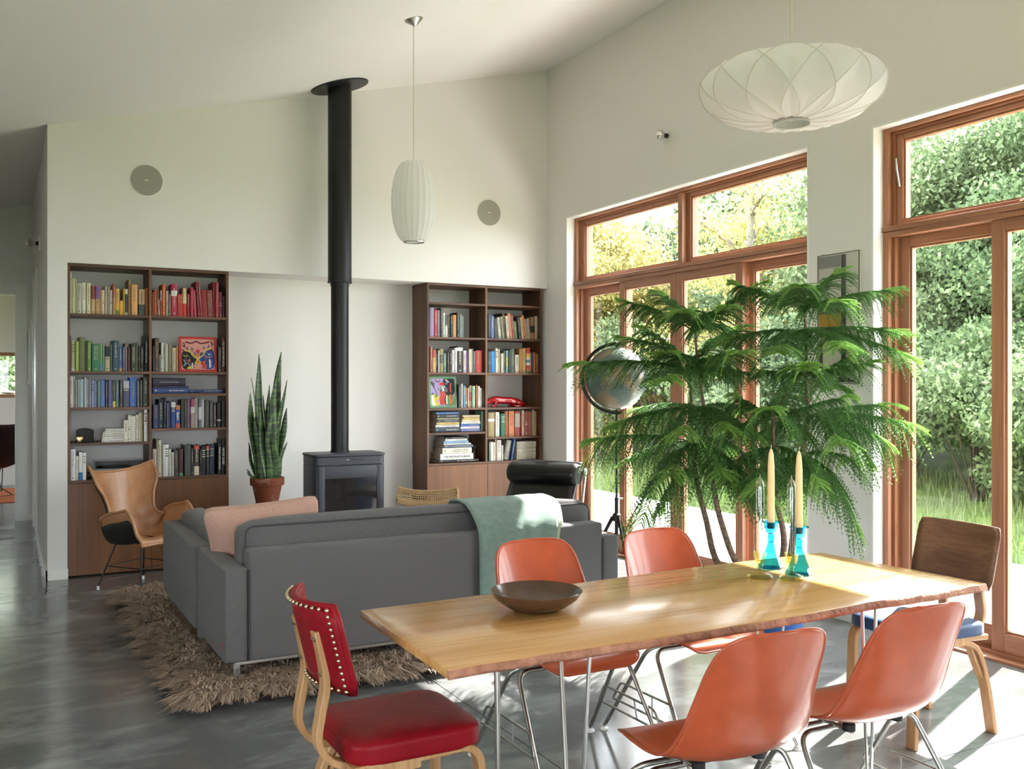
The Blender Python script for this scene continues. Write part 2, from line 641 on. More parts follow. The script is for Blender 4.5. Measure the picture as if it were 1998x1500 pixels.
# baseboards
def base(name, *boxes):
    mb = MB()
    for b in boxes:
        mb.box(*b)
    struct(mb.build(name, M['trim'], smooth=False))
base('baseboard_back', (.307 - .012, .441 + .004, YB_ - .012, YB_, 0, .075), (1.62, 3.338, YN - .012, YN, 0, .075))
base('baseboard_hall', (.295, .307, YB_ - .012, 9.9, 0, .075), (.157 + .11, .307, 11.366, 11.38, 0, .075))
base('baseboard_right', (XR - .012, XR, W2[1] + .0, W1[0] - .0, 0, .10), (XR - .012, XR, W1[1], YB_, 0, .10))

# hall door casing at the end, and the door frame set into the hall's right wall
mb = MB()
mb.box(.157, .157 + .095, 11.362, 11.38, 0, 2.495).box(-.75 - .095, -.75, 11.362, 11.38, 0, 2.495).box(-.75, .157, 11.362, 11.38, 2.40, 2.495)
mb.box(.140, .157, 11.38, 11.5, 0, 2.40).box(-.75, -.733, 11.38, 11.5, 0, 2.40).box(-.733, .140, 11.38, 11.5, 2.383, 2.40)
struct(mb.build('trim_1', M['trim'], smooth=False), 'white casing around the hall doorway')
d1 = thing('door_1', None, None, (.307, 10.0, 0))
struct(d1, 'white door in the right wall of the hall')
MB().box(-.016, 0, -.10, 0, 0, 2.52).box(-.016, 0, .82, .92, 0, 2.52).box(-.016, 0, 0, .82, 2.42, 2.52).build('casing', M['trim'], d1, smooth=False)
MB().box(-.006, -.001, .005, .815, .01, 2.415).build('door_leaf', M['trim'], d1, smooth=False)

# ---------------------------------------------------------------- big wood windows
M['white_reveal'] = mat('white_reveal_paint', (0.86, 0.86, 0.84), 0.4)
def frame_ring(mb, x0, x1, y0, y1, z0, z1, wl, wr, wb, wt):
    mb.box(x0, x1, y0, y0 + wl, z0, z1)
    mb.box(x0, x1, y1 - wr, y1, z0, z1)
    mb.box(x0, x1, y0 + wl, y1 - wr, z0, z0 + wb)
    mb.box(x0, x1, y0 + wl, y1 - wr, z1 - wt, z1)
    return mb
def sash(root, name, x0, x1, y0, y1, z0, z1, st, bot, top, lip=.012):
    """stiles, rails, glazing stop and pane"""
    mb = MB()
    mb.box(x0, x1, y0, y0 + st, z0, z1).box(x0, x1, y1 - st, y1, z0, z1)
    o = mb.build(name, M['fir'], root, bevel=.002, seg=1)
    MB().box(x0, x1, y0 + st, y1 - st, z0, z0 + bot).box(x0, x1, y0 + st, y1 - st, z1 - top, z1).build('rail', M['fir_y'], o, bevel=.002, seg=1)
    g = MB()
    frame_ring(g, x0 + .012, x1 - .004, y0 + st, y1 - st, z0 + bot, z1 - top, lip, lip, lip, lip)
    g.build('glazing_stop', M['fir'], o, smooth=False)
    xm = (x0 + x1) / 2 + .006
    MB().box(xm - .003, xm + .003, y0 + st + .002, y1 - st - .002, z0 + bot + .002, z1 - top - .002).build('pane', M['glass'], o, smooth=False)
    return o
def big_window(name, label, y0, y1, awning):
    root = thing(name, None, None, (0, 0, 0))
    struct(root, label)
    XF = 4.629
    # white plaster reveal with its corner bead
    MB().box(XR - .004, XF, y1 - .001, y1 + .012, 0, WH + .012).box(XR - .004, XF, y0 - .012, y0 + .001, 0, WH + .012).box(XR - .004, XF, y0, y1, WH - .001, WH + .012).build('reveal', M['white_reveal'], root, smooth=False)
    # outer wood frame: jambs and head, stepped
    mb = MB()
    for a, b in ((y0, y0 + .038), (y1 - .038, y1)):
        mb.box(XF, 4.79, a, b, 0, WH)
    for a, b in ((y0 + .038, y0 + .06), (y1 - .06, y1 - .038)):
        mb.box(XF + .035, 4.79, a, b, 0, WH)
    mb.build('jamb', M['fir'], root, bevel=.002, seg=1)
    MB().box(XF, 4.79, y0 + .038, y1 - .038, WH - .022, WH).box(XF + .03, 4.79, y0 + .038, y1 - .038, WH - .038, WH - .022).build('head_rail', M['fir_y'], root, bevel=.002, seg=1)
    # transom bar: ledge, fascia, lower fascia
    zt = 2.372
    mb = MB()
    mb.box(XF - .012, 4.79, y0 + .001, y1 - .001, zt - .03, zt)
    mb.box(XF - .002, 4.79, y0 + .001, y1 - .001, zt - .062, zt - .032)
    mb.build('transom_bar', M['fir_y'], root, bevel=.002, seg=1)
    ym = y0 + (5.914 - 4.511)
    MB().box(XF, 4.79, ym - .026, ym + .026, zt, WH - .038).build('mullion', M['fir'], root, bevel=.002, seg=1)
    for a, b in ((y0 + .06, ym - .026), (ym + .026, y1 - .06)):
        s = sash(root, 'upper_sash', XF + .045, XF + .10, a, b, zt + .001, WH - .038, .045, .030, .030)
        if awning:
            # lock lever on the bottom rail and its keeper arm on the jamb side
            yc = a + (b - a) * .42
            MB().tube(catmull([(XF + .03, yc - .06, zt + .022), (XF + .025, yc, zt + .026), (XF + .03, yc + .05, zt + .02)], 5), [.008] * 11, 8).tube(catmull([(XF + .028, yc - .005, zt + .03), (XF + .015, yc - .012, zt + .06), (XF + .012, yc - .03, zt + .12)], 5), [.009, .009, .009, .009, .009, .008, .008, .007, .007, .006, .005], 8).build('latch', M['steel'], s)
            MB().tube([(XF + .035, b - .03, zt + .23), (XF + .02, b - .022, zt + .33), (XF + .03, b - .01, zt + .40)], .006, 6).build('stay_arm', M['steel'], s)
    # doors below: fixed leaves outside, sliding leaves inside
    yc = y0 + (5.983 - 4.511)
    zd = zt - .062
    for a, b, x in ((y0 + .05, y0 + .74, 4.705), (y1 - .74, y1 - .05, 4.705), (yc - .756, yc - .001, 4.645), (yc + .001, yc + .774, 4.645)):
        sash(root, 'door_panel', x, x + .048, a, b, .035, zd, .074, .10, .058)
    MB().box(4.56, 4.79, y0 + .0, y1 - .0, -.004, .014).box(4.636, 4.645, y0 + .04, y1 - .04, .014, .034).box(4.70, 4.79, y0 + .04, y1 - .04, .014, .034).build('sill', M['fir_y'], root, smooth=False)
    return root
big_window('window_1', 'tall wood window and sliding doors nearer the back corner', *W1, False)
big_window('window_2', 'tall wood window and doors at the right edge', *W2, True)

# small far window, then unseen windows added to let in fill light
def plain_window(name, label, axis, p, a0, a1, z0, z1, n):
    root = thing(name, None, None)
    struct(root, label)
    mb, mats = MB(), M['fir_x'] if axis == 'y' else M['fir_y']
    def bx(m, u0, u1, d0, d1, w0, w1):
        m.box(u0, u1, p + d0, p + d1, w0, w1) if axis == 'y' else m.box(p + d0, p + d1, u0, u1, w0, w1)
    bx(mb, a0, a1, -.02, .1, z0, z0 + .05)
    bx(mb, a0, a1, -.02, .1, z1 - .05, z1)
    for k in range(n + 1):
        c = a0 + (a1 - a0) * k / n
        lo, hi = (c, c + .05) if k == 0 else ((c - .05, c) if k == n else (c - .025, c + .025))
        bx(mb, lo, hi, -.02, .1, z0 + .05, z1 - .05)
    mb.build('frame', mats, root, smooth=False)
    for k in range(n):
        u0, u1 = a0 + (a1 - a0) * k / n, a0 + (a1 - a0) * (k + 1) / n
        g = MB()
        bx(g, u0 + .03, u1 - .03, .03, .036, z0 + .05, z1 - .05)
        g.build('pane', M['glass'], root, smooth=False)
plain_window('window_3', 'low wood-framed window in the far room', 'y', YFAR + .03, -1.5, .9, 1.25, 1.90, 2)
plain_window('fill_window_4', 'unseen window added behind the camera for fill light', 'y', YF - .15, FW[0], FW[1], FW[2], FW[3] - .2, 4)  # added out of view, lets sky light in from behind
plain_window('fill_window_6', 'unseen window added to light the far room from the left', 'x', XL - .15, 12.2, 14.9, .7, 2.2, 2)  # added out of view to brighten the far room
plain_window('fill_window_5', 'unseen window added in the left wall for fill light', 'x', XL - .15, -1.8, 2.6, .95, 2.1, 3)  # added out of view as side fill for the main room

# ---------------------------------------------------------------- outdoors
M['terrace'] = mat('pale_terrace_paving', (0.72, 0.70, 0.66), 0.85, col2=(0.80, 0.78, 0.74), scale=3)
M['soil'] = mat('lawn_soil', '4a5a26', 0.9, col2='5f7230', scale=2)
struct(MB().box(XR + .26, 7.35, -8, 18, -.2, -.03).build('terrace', M['terrace'], smooth=False), 'pale sunlit terrace outside the windows')
struct(MB().box(-30, 45, -30, 45, -.6, -.21).build('ground', M['soil'], smooth=False), 'ground outside')
mb = MB()
mb.add([(7.34, -9, -.19), (9.2, -9, -.05), (14, -9, .5), (45, -9, 2.0), (7.34, 24, -.19), (9.2, 24, -.05), (14, 24, .5), (45, 24, 2.0)], [(0, 1, 5, 4), (1, 2, 6, 5), (2, 3, 7, 6)])
struct(mb.build('lawn_bank', M['soil']), 'grassy bank beyond the terrace')
def lawn_z(x):
    return np.interp(x, [7.34, 9.2, 14, 45], [-.19, -.05, .5, 2.0])
# grass blades
n = 26000
px = 7.3 + 4.2 * NPR.random(n) ** 1.2
py = -1 + 20 * NPR.random(n)
pz = lawn_z(px)
h = .07 + .12 * NPR.random(n)
an = NPR.random(n) * 6.283
w = .006 + .006 * NPR.random(n)
lean = (NPR.random((n, 2)) - .5) * .1
V = np.zeros((n, 3, 3))
V[:, 0] = np.stack([px - np.cos(an) * w, py - np.sin(an) * w, pz - .01], 1)
V[:, 1] = np.stack([px + np.cos(an) * w, py + np.sin(an) * w, pz - .01], 1)
V[:, 2] = np.stack([px + lean[:, 0], py + lean[:, 1], pz + h], 1)
F = np.arange(n * 3).reshape(n, 3)
M['grass'] = leaf_mat('grass_blades', '5c6c42', '879866', .4)
o = np_mesh('lawn_grass', V.reshape(-1, 3), F, M['grass'])
tag(o, 'short green grass along the edge of the terrace', 'grass', kind='stuff')

# trees: trunk, limbs, crown of leaf blades
def leaf_cloud(centres, radii, per, size, seed, droop=.3):
    r = np.random.default_rng(seed)
    n = int(len(centres) * per)
    ci = r.integers(0, len(centres), n)
    d = r.normal(size=(n, 3))
    d /= np.linalg.norm(d, axis=1)[:, None]
    rad = radii[ci][:, None] * (r.random(n)[:, None] ** .45)
    p = centres[ci] + d * rad * np.array([1, 1, .62])
    t = r.normal(size=(n, 3))
    t[:, 2] -= droop
    t /= np.linalg.norm(t, axis=1)[:, None]
    q = np.cross(t, r.normal(size=(n, 3)))
    q /= np.linalg.norm(q, axis=1)[:, None]
    s = size * (.6 + .8 * r.random(n))[:, None]
    V = np.stack([p, p + t * s * .5 + q * s * .28, p + t * s, p + t * s * .5 - q * s * .28], 1)
    return V.reshape(-1, 3), np.arange(n * 4).reshape(n, 4)
M['bark_grey'] = mat('grey_bark', '8f8a80', 0.9, col2='5f5a52', scale=6, stretch=(1, 1, .3), bump=.4, bscale=20)
M['bark_dark'] = mat('dark_bark', '4a4036', 0.9, col2='2f2822', scale=6, stretch=(1, 1, .3))
M['leaf_green'] = leaf_mat('green_leaves', '42593a', '84996e', .42)
M['leaf_mid'] = leaf_mat('mid_green_leaves', '4c6040', '94a67c', .42)
M['leaf_dark'] = leaf_mat('dark_green_leaves', '394c36', '6c805e', .36)  # darker range of leaf greens
M['leaf_yellow'] = leaf_mat('yellowing_leaves', '7c7c48', 'bcae6c', .42)
def tree(label, x, y, hgt, trunk_r, crown_r, crown_lo, nl, leaf, bark, seed, size=.11, per=900, spread=1.0, lean=(0, 0)):
    r = np.random.default_rng(seed)
    z0 = float(lawn_z(x)) - .05
    t = thing('tree', label, 'tree', (x, y, z0), 0, 'trees outside the windows')
    top = Vector((lean[0], lean[1], hgt * .85))
    path = catmull([(0, 0, 0), (lean[0] * .2 + .05, lean[1] * .2, hgt * .25), (lean[0] * .5 - .05, lean[1] * .5 + .04, hgt * .5), tuple(top)], 5)
    MB().tube(path, [trunk_r * (1 - .8 * i / (len(path) - 1)) for i in range(len(path))], 8).build('trunk', bark, t)
    cs, rs = [], []
    for k in range(nl):
        f = crown_lo + (1 - crown_lo) * r.random()
        b = path[min(int(f * .95 * (len(path) - 1)), len(path) - 1)]
        a = r.random() * 6.283
        L = crown_r * (.45 + .6 * r.random()) * (1.15 - .55 * f)
        e = b + Vector((math.cos(a) * L, math.sin(a) * L * spread, L * (.1 + .5 * r.random())))
        mid = (b + e) / 2 + Vector((0, 0, L * .12))
        pp = catmull([tuple(b), tuple(mid), tuple(e)], 4)
        if k < 16:
            MB().tube(pp, [trunk_r * .38 * (1 - .85 * i / (len(pp) - 1)) for i in range(len(pp))], 5).build('limb', bark, t)
        for q in (.45, .75, 1.0):
            c = b.lerp(e, q) + Vector(r.normal(size=3) * .12)
            cs.append(c)
            rs.append(crown_r * (.22 + .14 * r.random()))
    V, F = leaf_cloud(np.array([tuple(c) for c in cs]), np.array(rs), per / 3, size, seed)
    c = np_mesh('foliage', V, F, leaf, t, False)
    c['kind'] = 'stuff'
    return t
TREES = [
    # label, x, y, height, trunk_r, crown_r, crown_lo, limbs, leaf, bark, seed, size, per
    ('tree with yellowing leaves behind the upper left pane of the nearer-corner window', 10.6, 15.4, 5.6, .12, 2.5, .16, 34, 'leaf_yellow', 'bark_grey', 1, .085, 2000),
    ('yellow-leaved tree with pale branching trunk behind the right upper pane', 11.0, 12.1, 5.9, .19, 2.1, .30, 20, 'leaf_yellow', 'bark_grey', 2, .08, 800),
    ('green tree with pale slanting limbs behind the plant and the narrow wall', 12.2, 10.6, 6.2, .12, 2.1, .26, 24, 'leaf_mid', 'bark_grey', 3, .08, 1600),
    ('dense green tree filling the left panes of the right-hand window', 12.3, 8.9, 5.6, .12, 2.2, .12, 32, 'leaf_mid', 'bark_dark', 4, .075, 2400),
    ('leafy green tree at the right edge behind the right-hand window', 11.8, 7.1, 5.8, .12, 2.1, .14, 28, 'leaf_green', 'bark_dark', 5, .075, 2200),
    ('dark green tree behind the globe and the first door leaf', 11.6, 19.6, 5.6, .12, 2.6, .10, 26, 'leaf_dark', 'bark_dark', 6, .16, 900),
    ('dark tree deep in the wood behind the yellow trees', 14.6, 18.6, 6.2, .15, 3.0, .08, 30, 'leaf_dark', 'bark_dark', 7, .18, 900),
    ('tall dark tree deep in the wood behind the green trees', 15.4, 15.4, 6.0, .15, 3.0, .08, 30, 'leaf_mid', 'bark_dark', 8, .18, 900),
    ('tall dark tree behind the tree at the right edge', 15.6, 11.8, 5.4, .15, 2.8, .08, 28, 'leaf_dark', 'bark_dark', 9, .17, 900),
    ('mid green tree deepest in the wood at the right edge', 15.2, 8.9, 5.0, .15, 2.8, .08, 28, 'leaf_green', 'bark_dark', 10, .17, 900),
]
for t in TREES:
    tree(t[0], t[1], t[2], t[3], t[4], t[5], t[6], t[7], M[t[8]], M[t[9]], t[10], t[11], t[12])
def shrub(label, x, y, rad, hgt, leaf, seed, n=12, per=1100, size=.07):
    r = np.random.default_rng(seed)
    z0 = float(lawn_z(x)) - .03
    t = thing('shrub', label, 'shrub', (x, y, z0), 0, 'shrubs at the edge of the lawn')
    cs, rs = [], []
    st = MB()
    for k in range(n):
        a = r.random() * 6.283
        d = rad * r.random() ** .5 * .7
        e = Vector((math.cos(a) * d, math.sin(a) * d, hgt * (.22 + .66 * r.random())))
        st.tube([(math.cos(a) * .05, math.sin(a) * .05, 0), tuple(e * .5 + Vector((0, 0, .1))), tuple(e)], [.018, .012, .005], 5)
        cs.append(e)
        rs.append(rad * (.35 + .2 * r.random()))
    st.build('stem', M['bark_dark'], t)
    V, F = leaf_cloud(np.array([tuple(c) for c in cs]), np.array(rs), per, size, seed)
    c = np_mesh('foliage', V, F, leaf, t, False)
    c['kind'] = 'stuff'
for k, (x, y, rad, hgt, lf, lab) in enumerate([
    (9.9, 15.0, 1.3, 2.9, 'leaf_mid', 'rounded shrub seen past the globe at the lawn edge'),
    (10.0, 13.3, 1.2, 2.6, 'leaf_dark', 'leafy shrub behind the middle door leaf of the corner window'),
    (10.1, 11.6, 1.3, 2.3, 'leaf_mid', 'shrub behind the trunks of the indoor pine'),
    (10.3, 10.1, 1.3, 2.4, 'leaf_dark', 'dark shrub behind the candles at the lawn edge'),
    (10.3, 8.6, 1.2, 2.1, 'leaf_green', 'green shrub behind the narrow wall between the windows'),
    (10.2, 7.4, 1.2, 1.9, 'leaf_mid', 'shrub above the wooden chair back in the right-hand window'),
    (10.1, 6.2, 1.1, 1.9, 'leaf_mid', 'shrub at the far right edge beyond the window'),
    (12.6, 17.4, 1.7, 3.4, 'leaf_mid', 'tall shrub between the far yellow and dark trees'),
    (13.0, 14.2, 1.8, 3.4, 'leaf_green', 'tall green shrub behind the pale-trunked yellow tree'),
    (14.0, 10.2, 1.8, 3.2, 'leaf_dark', 'tall dark shrub behind the green trees')]):
    shrub(lab, x, y, rad, hgt, M[lf], 40 + k)
# outside the far room's window
shrub('bright green shrub outside the far room window', .1, 18.5, 1.8, 2.6, M['leaf_mid'], 77, 12, 900, .11)

# ================================================================ BOOKCASES
def bookcase(label, x0, x1, xd, topz, rowsL, rowsR, cab):
    t = thing('bookcase', label, 'bookcase', (x0, 7.851, 0), 0, 'walnut bookcases')
    w, dep, th = x1 - x0, 8.198 - 7.851, .019
    d0, d1 = xd[0] - x0, xd[1] - x0
    for a in (0, w - th):
        MB().box(a, a + th, 0, dep, cab, topz - th).build('side_panel', M['walnut'], t, bevel=.0008, seg=1)
    MB().box(0, w, 0, dep, topz - th, topz).build('top', M['walnut_x'], t, bevel=.0008, seg=1)
    MB().box(d0, d1, .001, dep, cab, topz - th).build('divider', M['walnut'], t, bevel=.0008, seg=1)
    for z in rowsL:
        MB().box(th, d0, .003, dep, z - th, z).build('shelf', M['walnut_x'], t, bevel=.0008, seg=1)
    for z in rowsR:
        MB().box(d1, w - th, .003, dep, z - th, z).build('shelf', M['walnut_x'], t, bevel=.0008, seg=1)
    MB().box(.004, w - .004, .02, dep, .012, cab - .02).build('cabinet_box', M['walnut'], t, smooth=False)
    MB().box(0, w, .0, dep, cab - .019, cab).build('cabinet_top', M['walnut_x'], t, bevel=.0008, seg=1)
    for a, b in ((0, d1 - .0015), (d1 + .0015, w)):
        MB().box(a, b, -.004, .016, .012, cab - .021).build('cabinet_door', M['walnut_door'], t, bevel=.0008, seg=1)
    return t
LROW = ([1.973, 1.540, 1.267, 1.0], [1.977, 1.540, 1.369, 1.098])
RROW = ([2.175, 1.866, 1.548, 1.229, 1.009], [2.178, 1.866, 1.548, 1.229, .957])
bookcase('dark walnut bookcase left of the stove, beside the hall', .441, 1.617, (1.016, 1.035), 2.343, *LROW, .720)
bookcase('walnut bookcase right of the stove, in the corner', 3.341, 4.512, (3.919, 3.940), 2.343, *RROW, .735)

# one book: cover that wraps spine and boards, page block, printed title
def book_meshes():
    n = 5
    mb = MB()
    # U-shaped cover, slightly rounded spine (x across, y depth away from the viewer, z up), unit sized
    outer = [(0, 1), (0, .03)] + [(.5 - .5 * math.cos(math.pi * k / n), .03 - .03 * math.sin(math.pi * k / n)) for k in range(1, n)] + [(1, .03), (1, 1)]
    inner = [(.93, 1), (.93, .06), (.07, .06), (.07, 1)]
    mb.prism(outer + inner, 0, 1)
    me = bpy.data.meshes.new('book_cover')
    me.from_pydata(mb.v, [], mb.f)
    mp = bpy.data.meshes.new('book_pages')
    b = MB().box(.07, .93, .06, .97, .02, .975)
    mp.from_pydata(b.v, [], b.f)
    titles = []
    rr = random.Random(3)
    for k in range(6):
        b = MB()
        if k in (0, 1, 2, 3):
            z, z1 = (.30, .88) if k % 2 == 0 else (.42, .93)
            lines = (.5,) if k < 2 else (.36, .64)
            wd = .12 if k < 2 else .07
            for c in lines:
                zz = z + rr.random() * .04
                while zz < z1:
                    dz = .012 + rr.random() * .022
                    ww = wd * (.6 + .4 * rr.random())
                    b.box(c - ww, c + ww, -.0035, .01, zz, min(zz + dz, z1))
                    zz += dz + (.008 if rr.random() > .2 else .03)
            b.box(.36, .64, -.0035, .01, .06, .10)
        elif k == 4:
            b.box(.12, .88, -.0035, .02, .62, .66).box(.12, .88, -.0035, .02, .84, .88)
            b.box(.22, .78, -.0035, .02, .70, .73).box(.25, .75, -.0035, .02, .765, .79)
        else:
            b.box(.2, .8, -.0035, .02, .45, .49).box(.28, .72, -.0035, .02, .55, .575).box(.34, .66, -.0035, .02, .08, .12)
        m_ = bpy.data.meshes.new('book_title')
        m_.from_pydata(b.v, [], b.f)
        titles.append(m_)
    bb = MB()
    prof = [(0, .2), (0, .03)] + [(.5 - .5 * math.cos(math.pi * k / n), .03 - .03 * math.sin(math.pi * k / n)) for k in range(1, n)] + [(1, .03), (1, .2)]
    prof = [(-.004 + x * 1.008, y - .0025) for x, y in prof]
    bb.prism(prof, 0, 1)
    mbd = bpy.data.meshes.new('book_band')
    mbd.from_pydata(bb.v, [], bb.f)
    return me, mp, titles, mbd
BK_COVER, BK_PAGES, BK_TITLES, BK_BAND = book_meshes()
M['cover'] = objcol_mat('book_cover', .5)
M['print'] = objcol_mat('book_print', .55)
M['pages'] = mat('book_pages', (.62, .57, .46), .8, col2=(.48, .44, .35), scale=3, stretch=(40, 1, 1))
for me in (BK_COVER, BK_BAND):
    me.materials.append(M['cover'])
BK_PAGES.materials.append(M['pages'])
for me in BK_TITLES:
    me.materials.append(M['print'])
M['ink_white'] = mat('white_ink', (.75, .74, .70), .6)
M['ink_dark'] = mat('dark_ink', (.03, .03, .035), .6)

def colour_word(h):
    r, g, b = [int(h[i:i + 2], 16) / 255 for i in (0, 2, 4)]
    mx, mn = max(r, g, b), min(r, g, b)
    s, v = (mx - mn) / (mx + 1e-6), mx
    if v < .19:
        return 'black'
    if s < .10:
        return 'white' if v > .8 else ('light grey' if v > .6 else ('grey' if v > .4 else 'charcoal'))
    if mx == r:
        hue = ((g - b) / (mx - mn)) * 60 % 360
    elif mx == g:
        hue = 120 + (b - r) / (mx - mn) * 60
    else:
        hue = 240 + (r - g) / (mx - mn) * 60
    if s < .24:
        if v > .76:
            return 'cream' if 25 < hue < 90 else 'pale'
        return ('warm grey' if hue < 90 or hue > 300 else 'cool grey') if v > .38 else 'charcoal'
    if hue < 14 or hue > 345:
        return 'red' if v > .55 else 'maroon'
    if hue < 30:
        return 'orange' if v > .62 and s > .5 else ('tan' if v > .6 else 'brown')
    if hue < 50:
        return ('yellow' if s > .6 else 'tan') if v > .6 else 'brown'
    if hue < 80:
        return 'pale olive' if v > .6 else 'olive'
    if hue < 165:
        return 'green' if v > .3 else 'dark green'
    if hue < 200:
        return 'teal'
    if hue < 255:
        return ('blue' if s > .45 else 'slate blue') if v > .38 else 'navy'
    if hue < 300:
        return 'purple' if s > .25 else 'mauve'
    return 'pink' if v > .6 else 'plum'
ORD = lambda k: '%d%s' % (k, 'th' if 10 < k % 100 < 14 else {1: 'st', 2: 'nd', 3: 'rd'}.get(k % 10, 'th'))

def text_part(body, parent, mt):
    """letters as one flat mesh part"""
    cu = bpy.data.curves.new('title', 'FONT')
    cu.body = body
    cu.size = 1.0
    cu.align_x = 'CENTER'
    cu.align_y = 'CENTER'
    cu.extrude = .002
    cu.offset = .012
    tmp = bpy.data.objects.new('title', cu)
    me = bpy.data.meshes.new_from_object(tmp)
    bpy.data.objects.remove(tmp)
    me.materials.clear()
    me.materials.append(mt)
    o = bpy.data.objects.new('title', me)
    COL.objects.link(o)
    o.parent = parent
    o['kind'] = 'stuff'
    return o

def make_book(x, y, z, w, d, h, col, tilt, label, group, bands=(), title=None, ti=None, flat=False, rz=0.0):
    """standing book: x = left edge at the foot; flat=True lays it on its side with the spine forward"""
    e = bpy.data.objects.new('book', BK_COVER)
    COL.objects.link(e)
    e.color = (*srgb(col), 1)
    tag(e, label, 'book', group)
    if flat:
        # lying: height axis runs along +x, thickness axis along +z
        e.rotation_euler = (0, 0, rz)
        mtx = Matrix.Translation((x, y, z)) @ Matrix.Rotation(rz, 4, 'Z') @ Matrix(((0, 0, 1, 0), (0, 1, 0, 0), (-1, 0, 0, h * 0 + w), (0, 0, 0, 1)))
        e.matrix_world = mtx @ Matrix.Diagonal((w, d, h, 1))
    else:
        mtx = Matrix.Translation((x, y, z)) @ Matrix.Rotation(math.radians(tilt), 4, 'Y')
        if tilt > 0:
            mtx = Matrix.Translation((x, y, z + w * math.sin(math.radians(tilt)))) @ Matrix.Rotation(math.radians(tilt), 4, 'Y')
        elif tilt < 0:
            mtx = Matrix.Translation((x, y, z)) @ Matrix.Rotation(math.radians(tilt), 4, 'Y')
        e.matrix_world = mtx @ Matrix.Diagonal((w, d, h, 1))
    p = bpy.data.objects.new('pages', BK_PAGES)
    COL.objects.link(p)
    p.parent = e
    for z0, z1, c in bands:
        b = bpy.data.objects.new('cover_band', BK_BAND)
        COL.objects.link(b)
        b.parent = e
        b.location = (0, 0, z0)
        b.scale = (1, 1, z1 - z0)
        b.color = (*srgb(c), 1)
    if title is not None:
        t = bpy.data.objects.new('title', BK_TITLES[title])
        COL.objects.link(t)
        t.parent = e
        t.color = (*srgb(ti), 1)
        t['kind'] = 'stuff'
    return e
BANDS = {('L1a', 6): [(.52, .985, '8f3c24')], ('L1a', 7): [(.55, .985, '7a5290')], ('L1a', 14): [(.0, .18, '6f8a3a')], ('L1a', 13): [(.55, .985, '9a4a34')], ('L1a', 17): [(.1, .8, '3a4042')],
         ('L1a', 20): [(0, .42, '3a4642')], ('L1b', 10): [(.45, .985, 'd8c8a0'), (.72, .985, 'd8a03c')], ('L1b', 4): [(0, .6, 'b05a34')], ('L1b', 8): [(.62, .8, 'd8d0d0')],
         ('L2a', 9): [(.55, .95, '1c1c1a'), (0, .55, 'b8a888')], ('L2a', 12): [(0, .14, 'c8a060')], ('L2a', 7): [(0, .3, '5a8aa8')], ('L2a', 1): [(0, .1, 'e0e0d8')],
         ('L3a', 14): [(0, .3, '3f6fae')], ('L3a', 15): [(0, .22, 'd8c83a')], ('L3a', 18): [(.7, .99, 'a9b2c0')], ('L5a', 2): [(0, .28, '2f6fae')],
         ('L4b', 5): [(.79, .98, 'd8d8d2')], ('L4b', 6): [(.8, .99, 'c07a58'), (0, .2, 'c05a48')], ('L4b', 10): [(.5, .72, 'd8d8d0'), (.74, .99, '9a4868')], ('L4b', 12): [(.28, .72, 'd0ccd6')],
         ('L4b', 17): [(.25, .31, 'd2cfc8')], ('L5b', 9): [(0, .12, '5f8a64')], ('L5b', 12): [(.86, .99, 'c04840'), (0, .3, 'd2c8b0')], ('L5b', 15): [(.88, .99, 'c04850')],
         ('R2a', 8): [(.76, .99, 'd08a3c')], ('R2a', 5): [(0, .52, 'd6d6d0')], ('R3a', 1): [(.66, .99, 'b04a34')], ('R3a', 4): [(.4, .75, '3f403c')], ('R3a', 10): [(.82, .95, 'd2d2d2')],
         ('R3b', 12): [(.85, .99, 'c03a30'), (.62, .76, 'd8c040'), (.42, .52, '3f78b0'), (.2, .3, 'c03a30'), (0, .08, '4a7a48'), (.3, .42, 'd8d0c0'), (.52, .62, 'd8d0c0')],
         ('R3b', 6): [(.3, .7, 'b0b860')], ('R4a', 5): [(.3, .7, 'a03a3a')], ('R5b', 7): [(.35, .9, 'a8a49a')], ('R5b', 0): [(.62, .74, 'd8d8d2')], ('R4a', 3): [(.2, .3, 'd8cfc0')], ('R2b', 15): [(.3, .62, '2a241f')]}
SHELF_NAME = {'L1a': 'top shelf, left bay, left bookcase', 'L1b': 'top shelf, right bay, left bookcase', 'L2a': 'second shelf, left bay, left bookcase', 'L2b': 'second shelf, right bay, left bookcase',
              'L3a': 'third shelf, left bay, left bookcase', 'L4a': 'fourth shelf, left bay, left bookcase', 'L5a': 'lowest shelf, left bay, left bookcase', 'L4b': 'fourth shelf, right bay, left bookcase',
              'L5b': 'lowest shelf, right bay, left bookcase', 'R2a': 'second shelf, left bay, right bookcase', 'R2b': 'second shelf, right bay, right bookcase', 'R3a': 'third shelf, left bay, right bookcase',
              'R3b': 'third shelf, right bay, right bookcase', 'R4a': 'fourth shelf, left bay, right bookcase', 'R5a': 'fifth shelf, left bay, right bookcase', 'R5b': 'fifth shelf, right bay, right bookcase',
              'R6b': 'lowest shelf, right bay, right bookcase'}
SHELF_Z = {'L1a': 1.973, 'L1b': 1.977, 'L2a': 1.540, 'L2b': 1.540, 'L3a': 1.267, 'L4a': 1.0, 'L5a': .720, 'L4b': 1.098, 'L5b': .720, 'R2a': 1.866, 'R2b': 1.866, 'R3a': 1.548, 'R3b': 1.548,
           'R4a': 1.229, 'R5a': 1.009, 'R5b': .957, 'R6b': .735}
TEXTS = {('L2b', 10): ('THE TYPE SPECIMEN BOOK', 'ink_white'), ('L5b', 17): ('THINGS I HAVE LEARNED', 'ink_white'), ('L5b', 18): ('NEVER SLEEP', 'ink_white'), ('L4b', 6): ('Spain', 'ink_white'),
         ('L2a', 20): ('A History of Graphic Design', 'ink_white')}
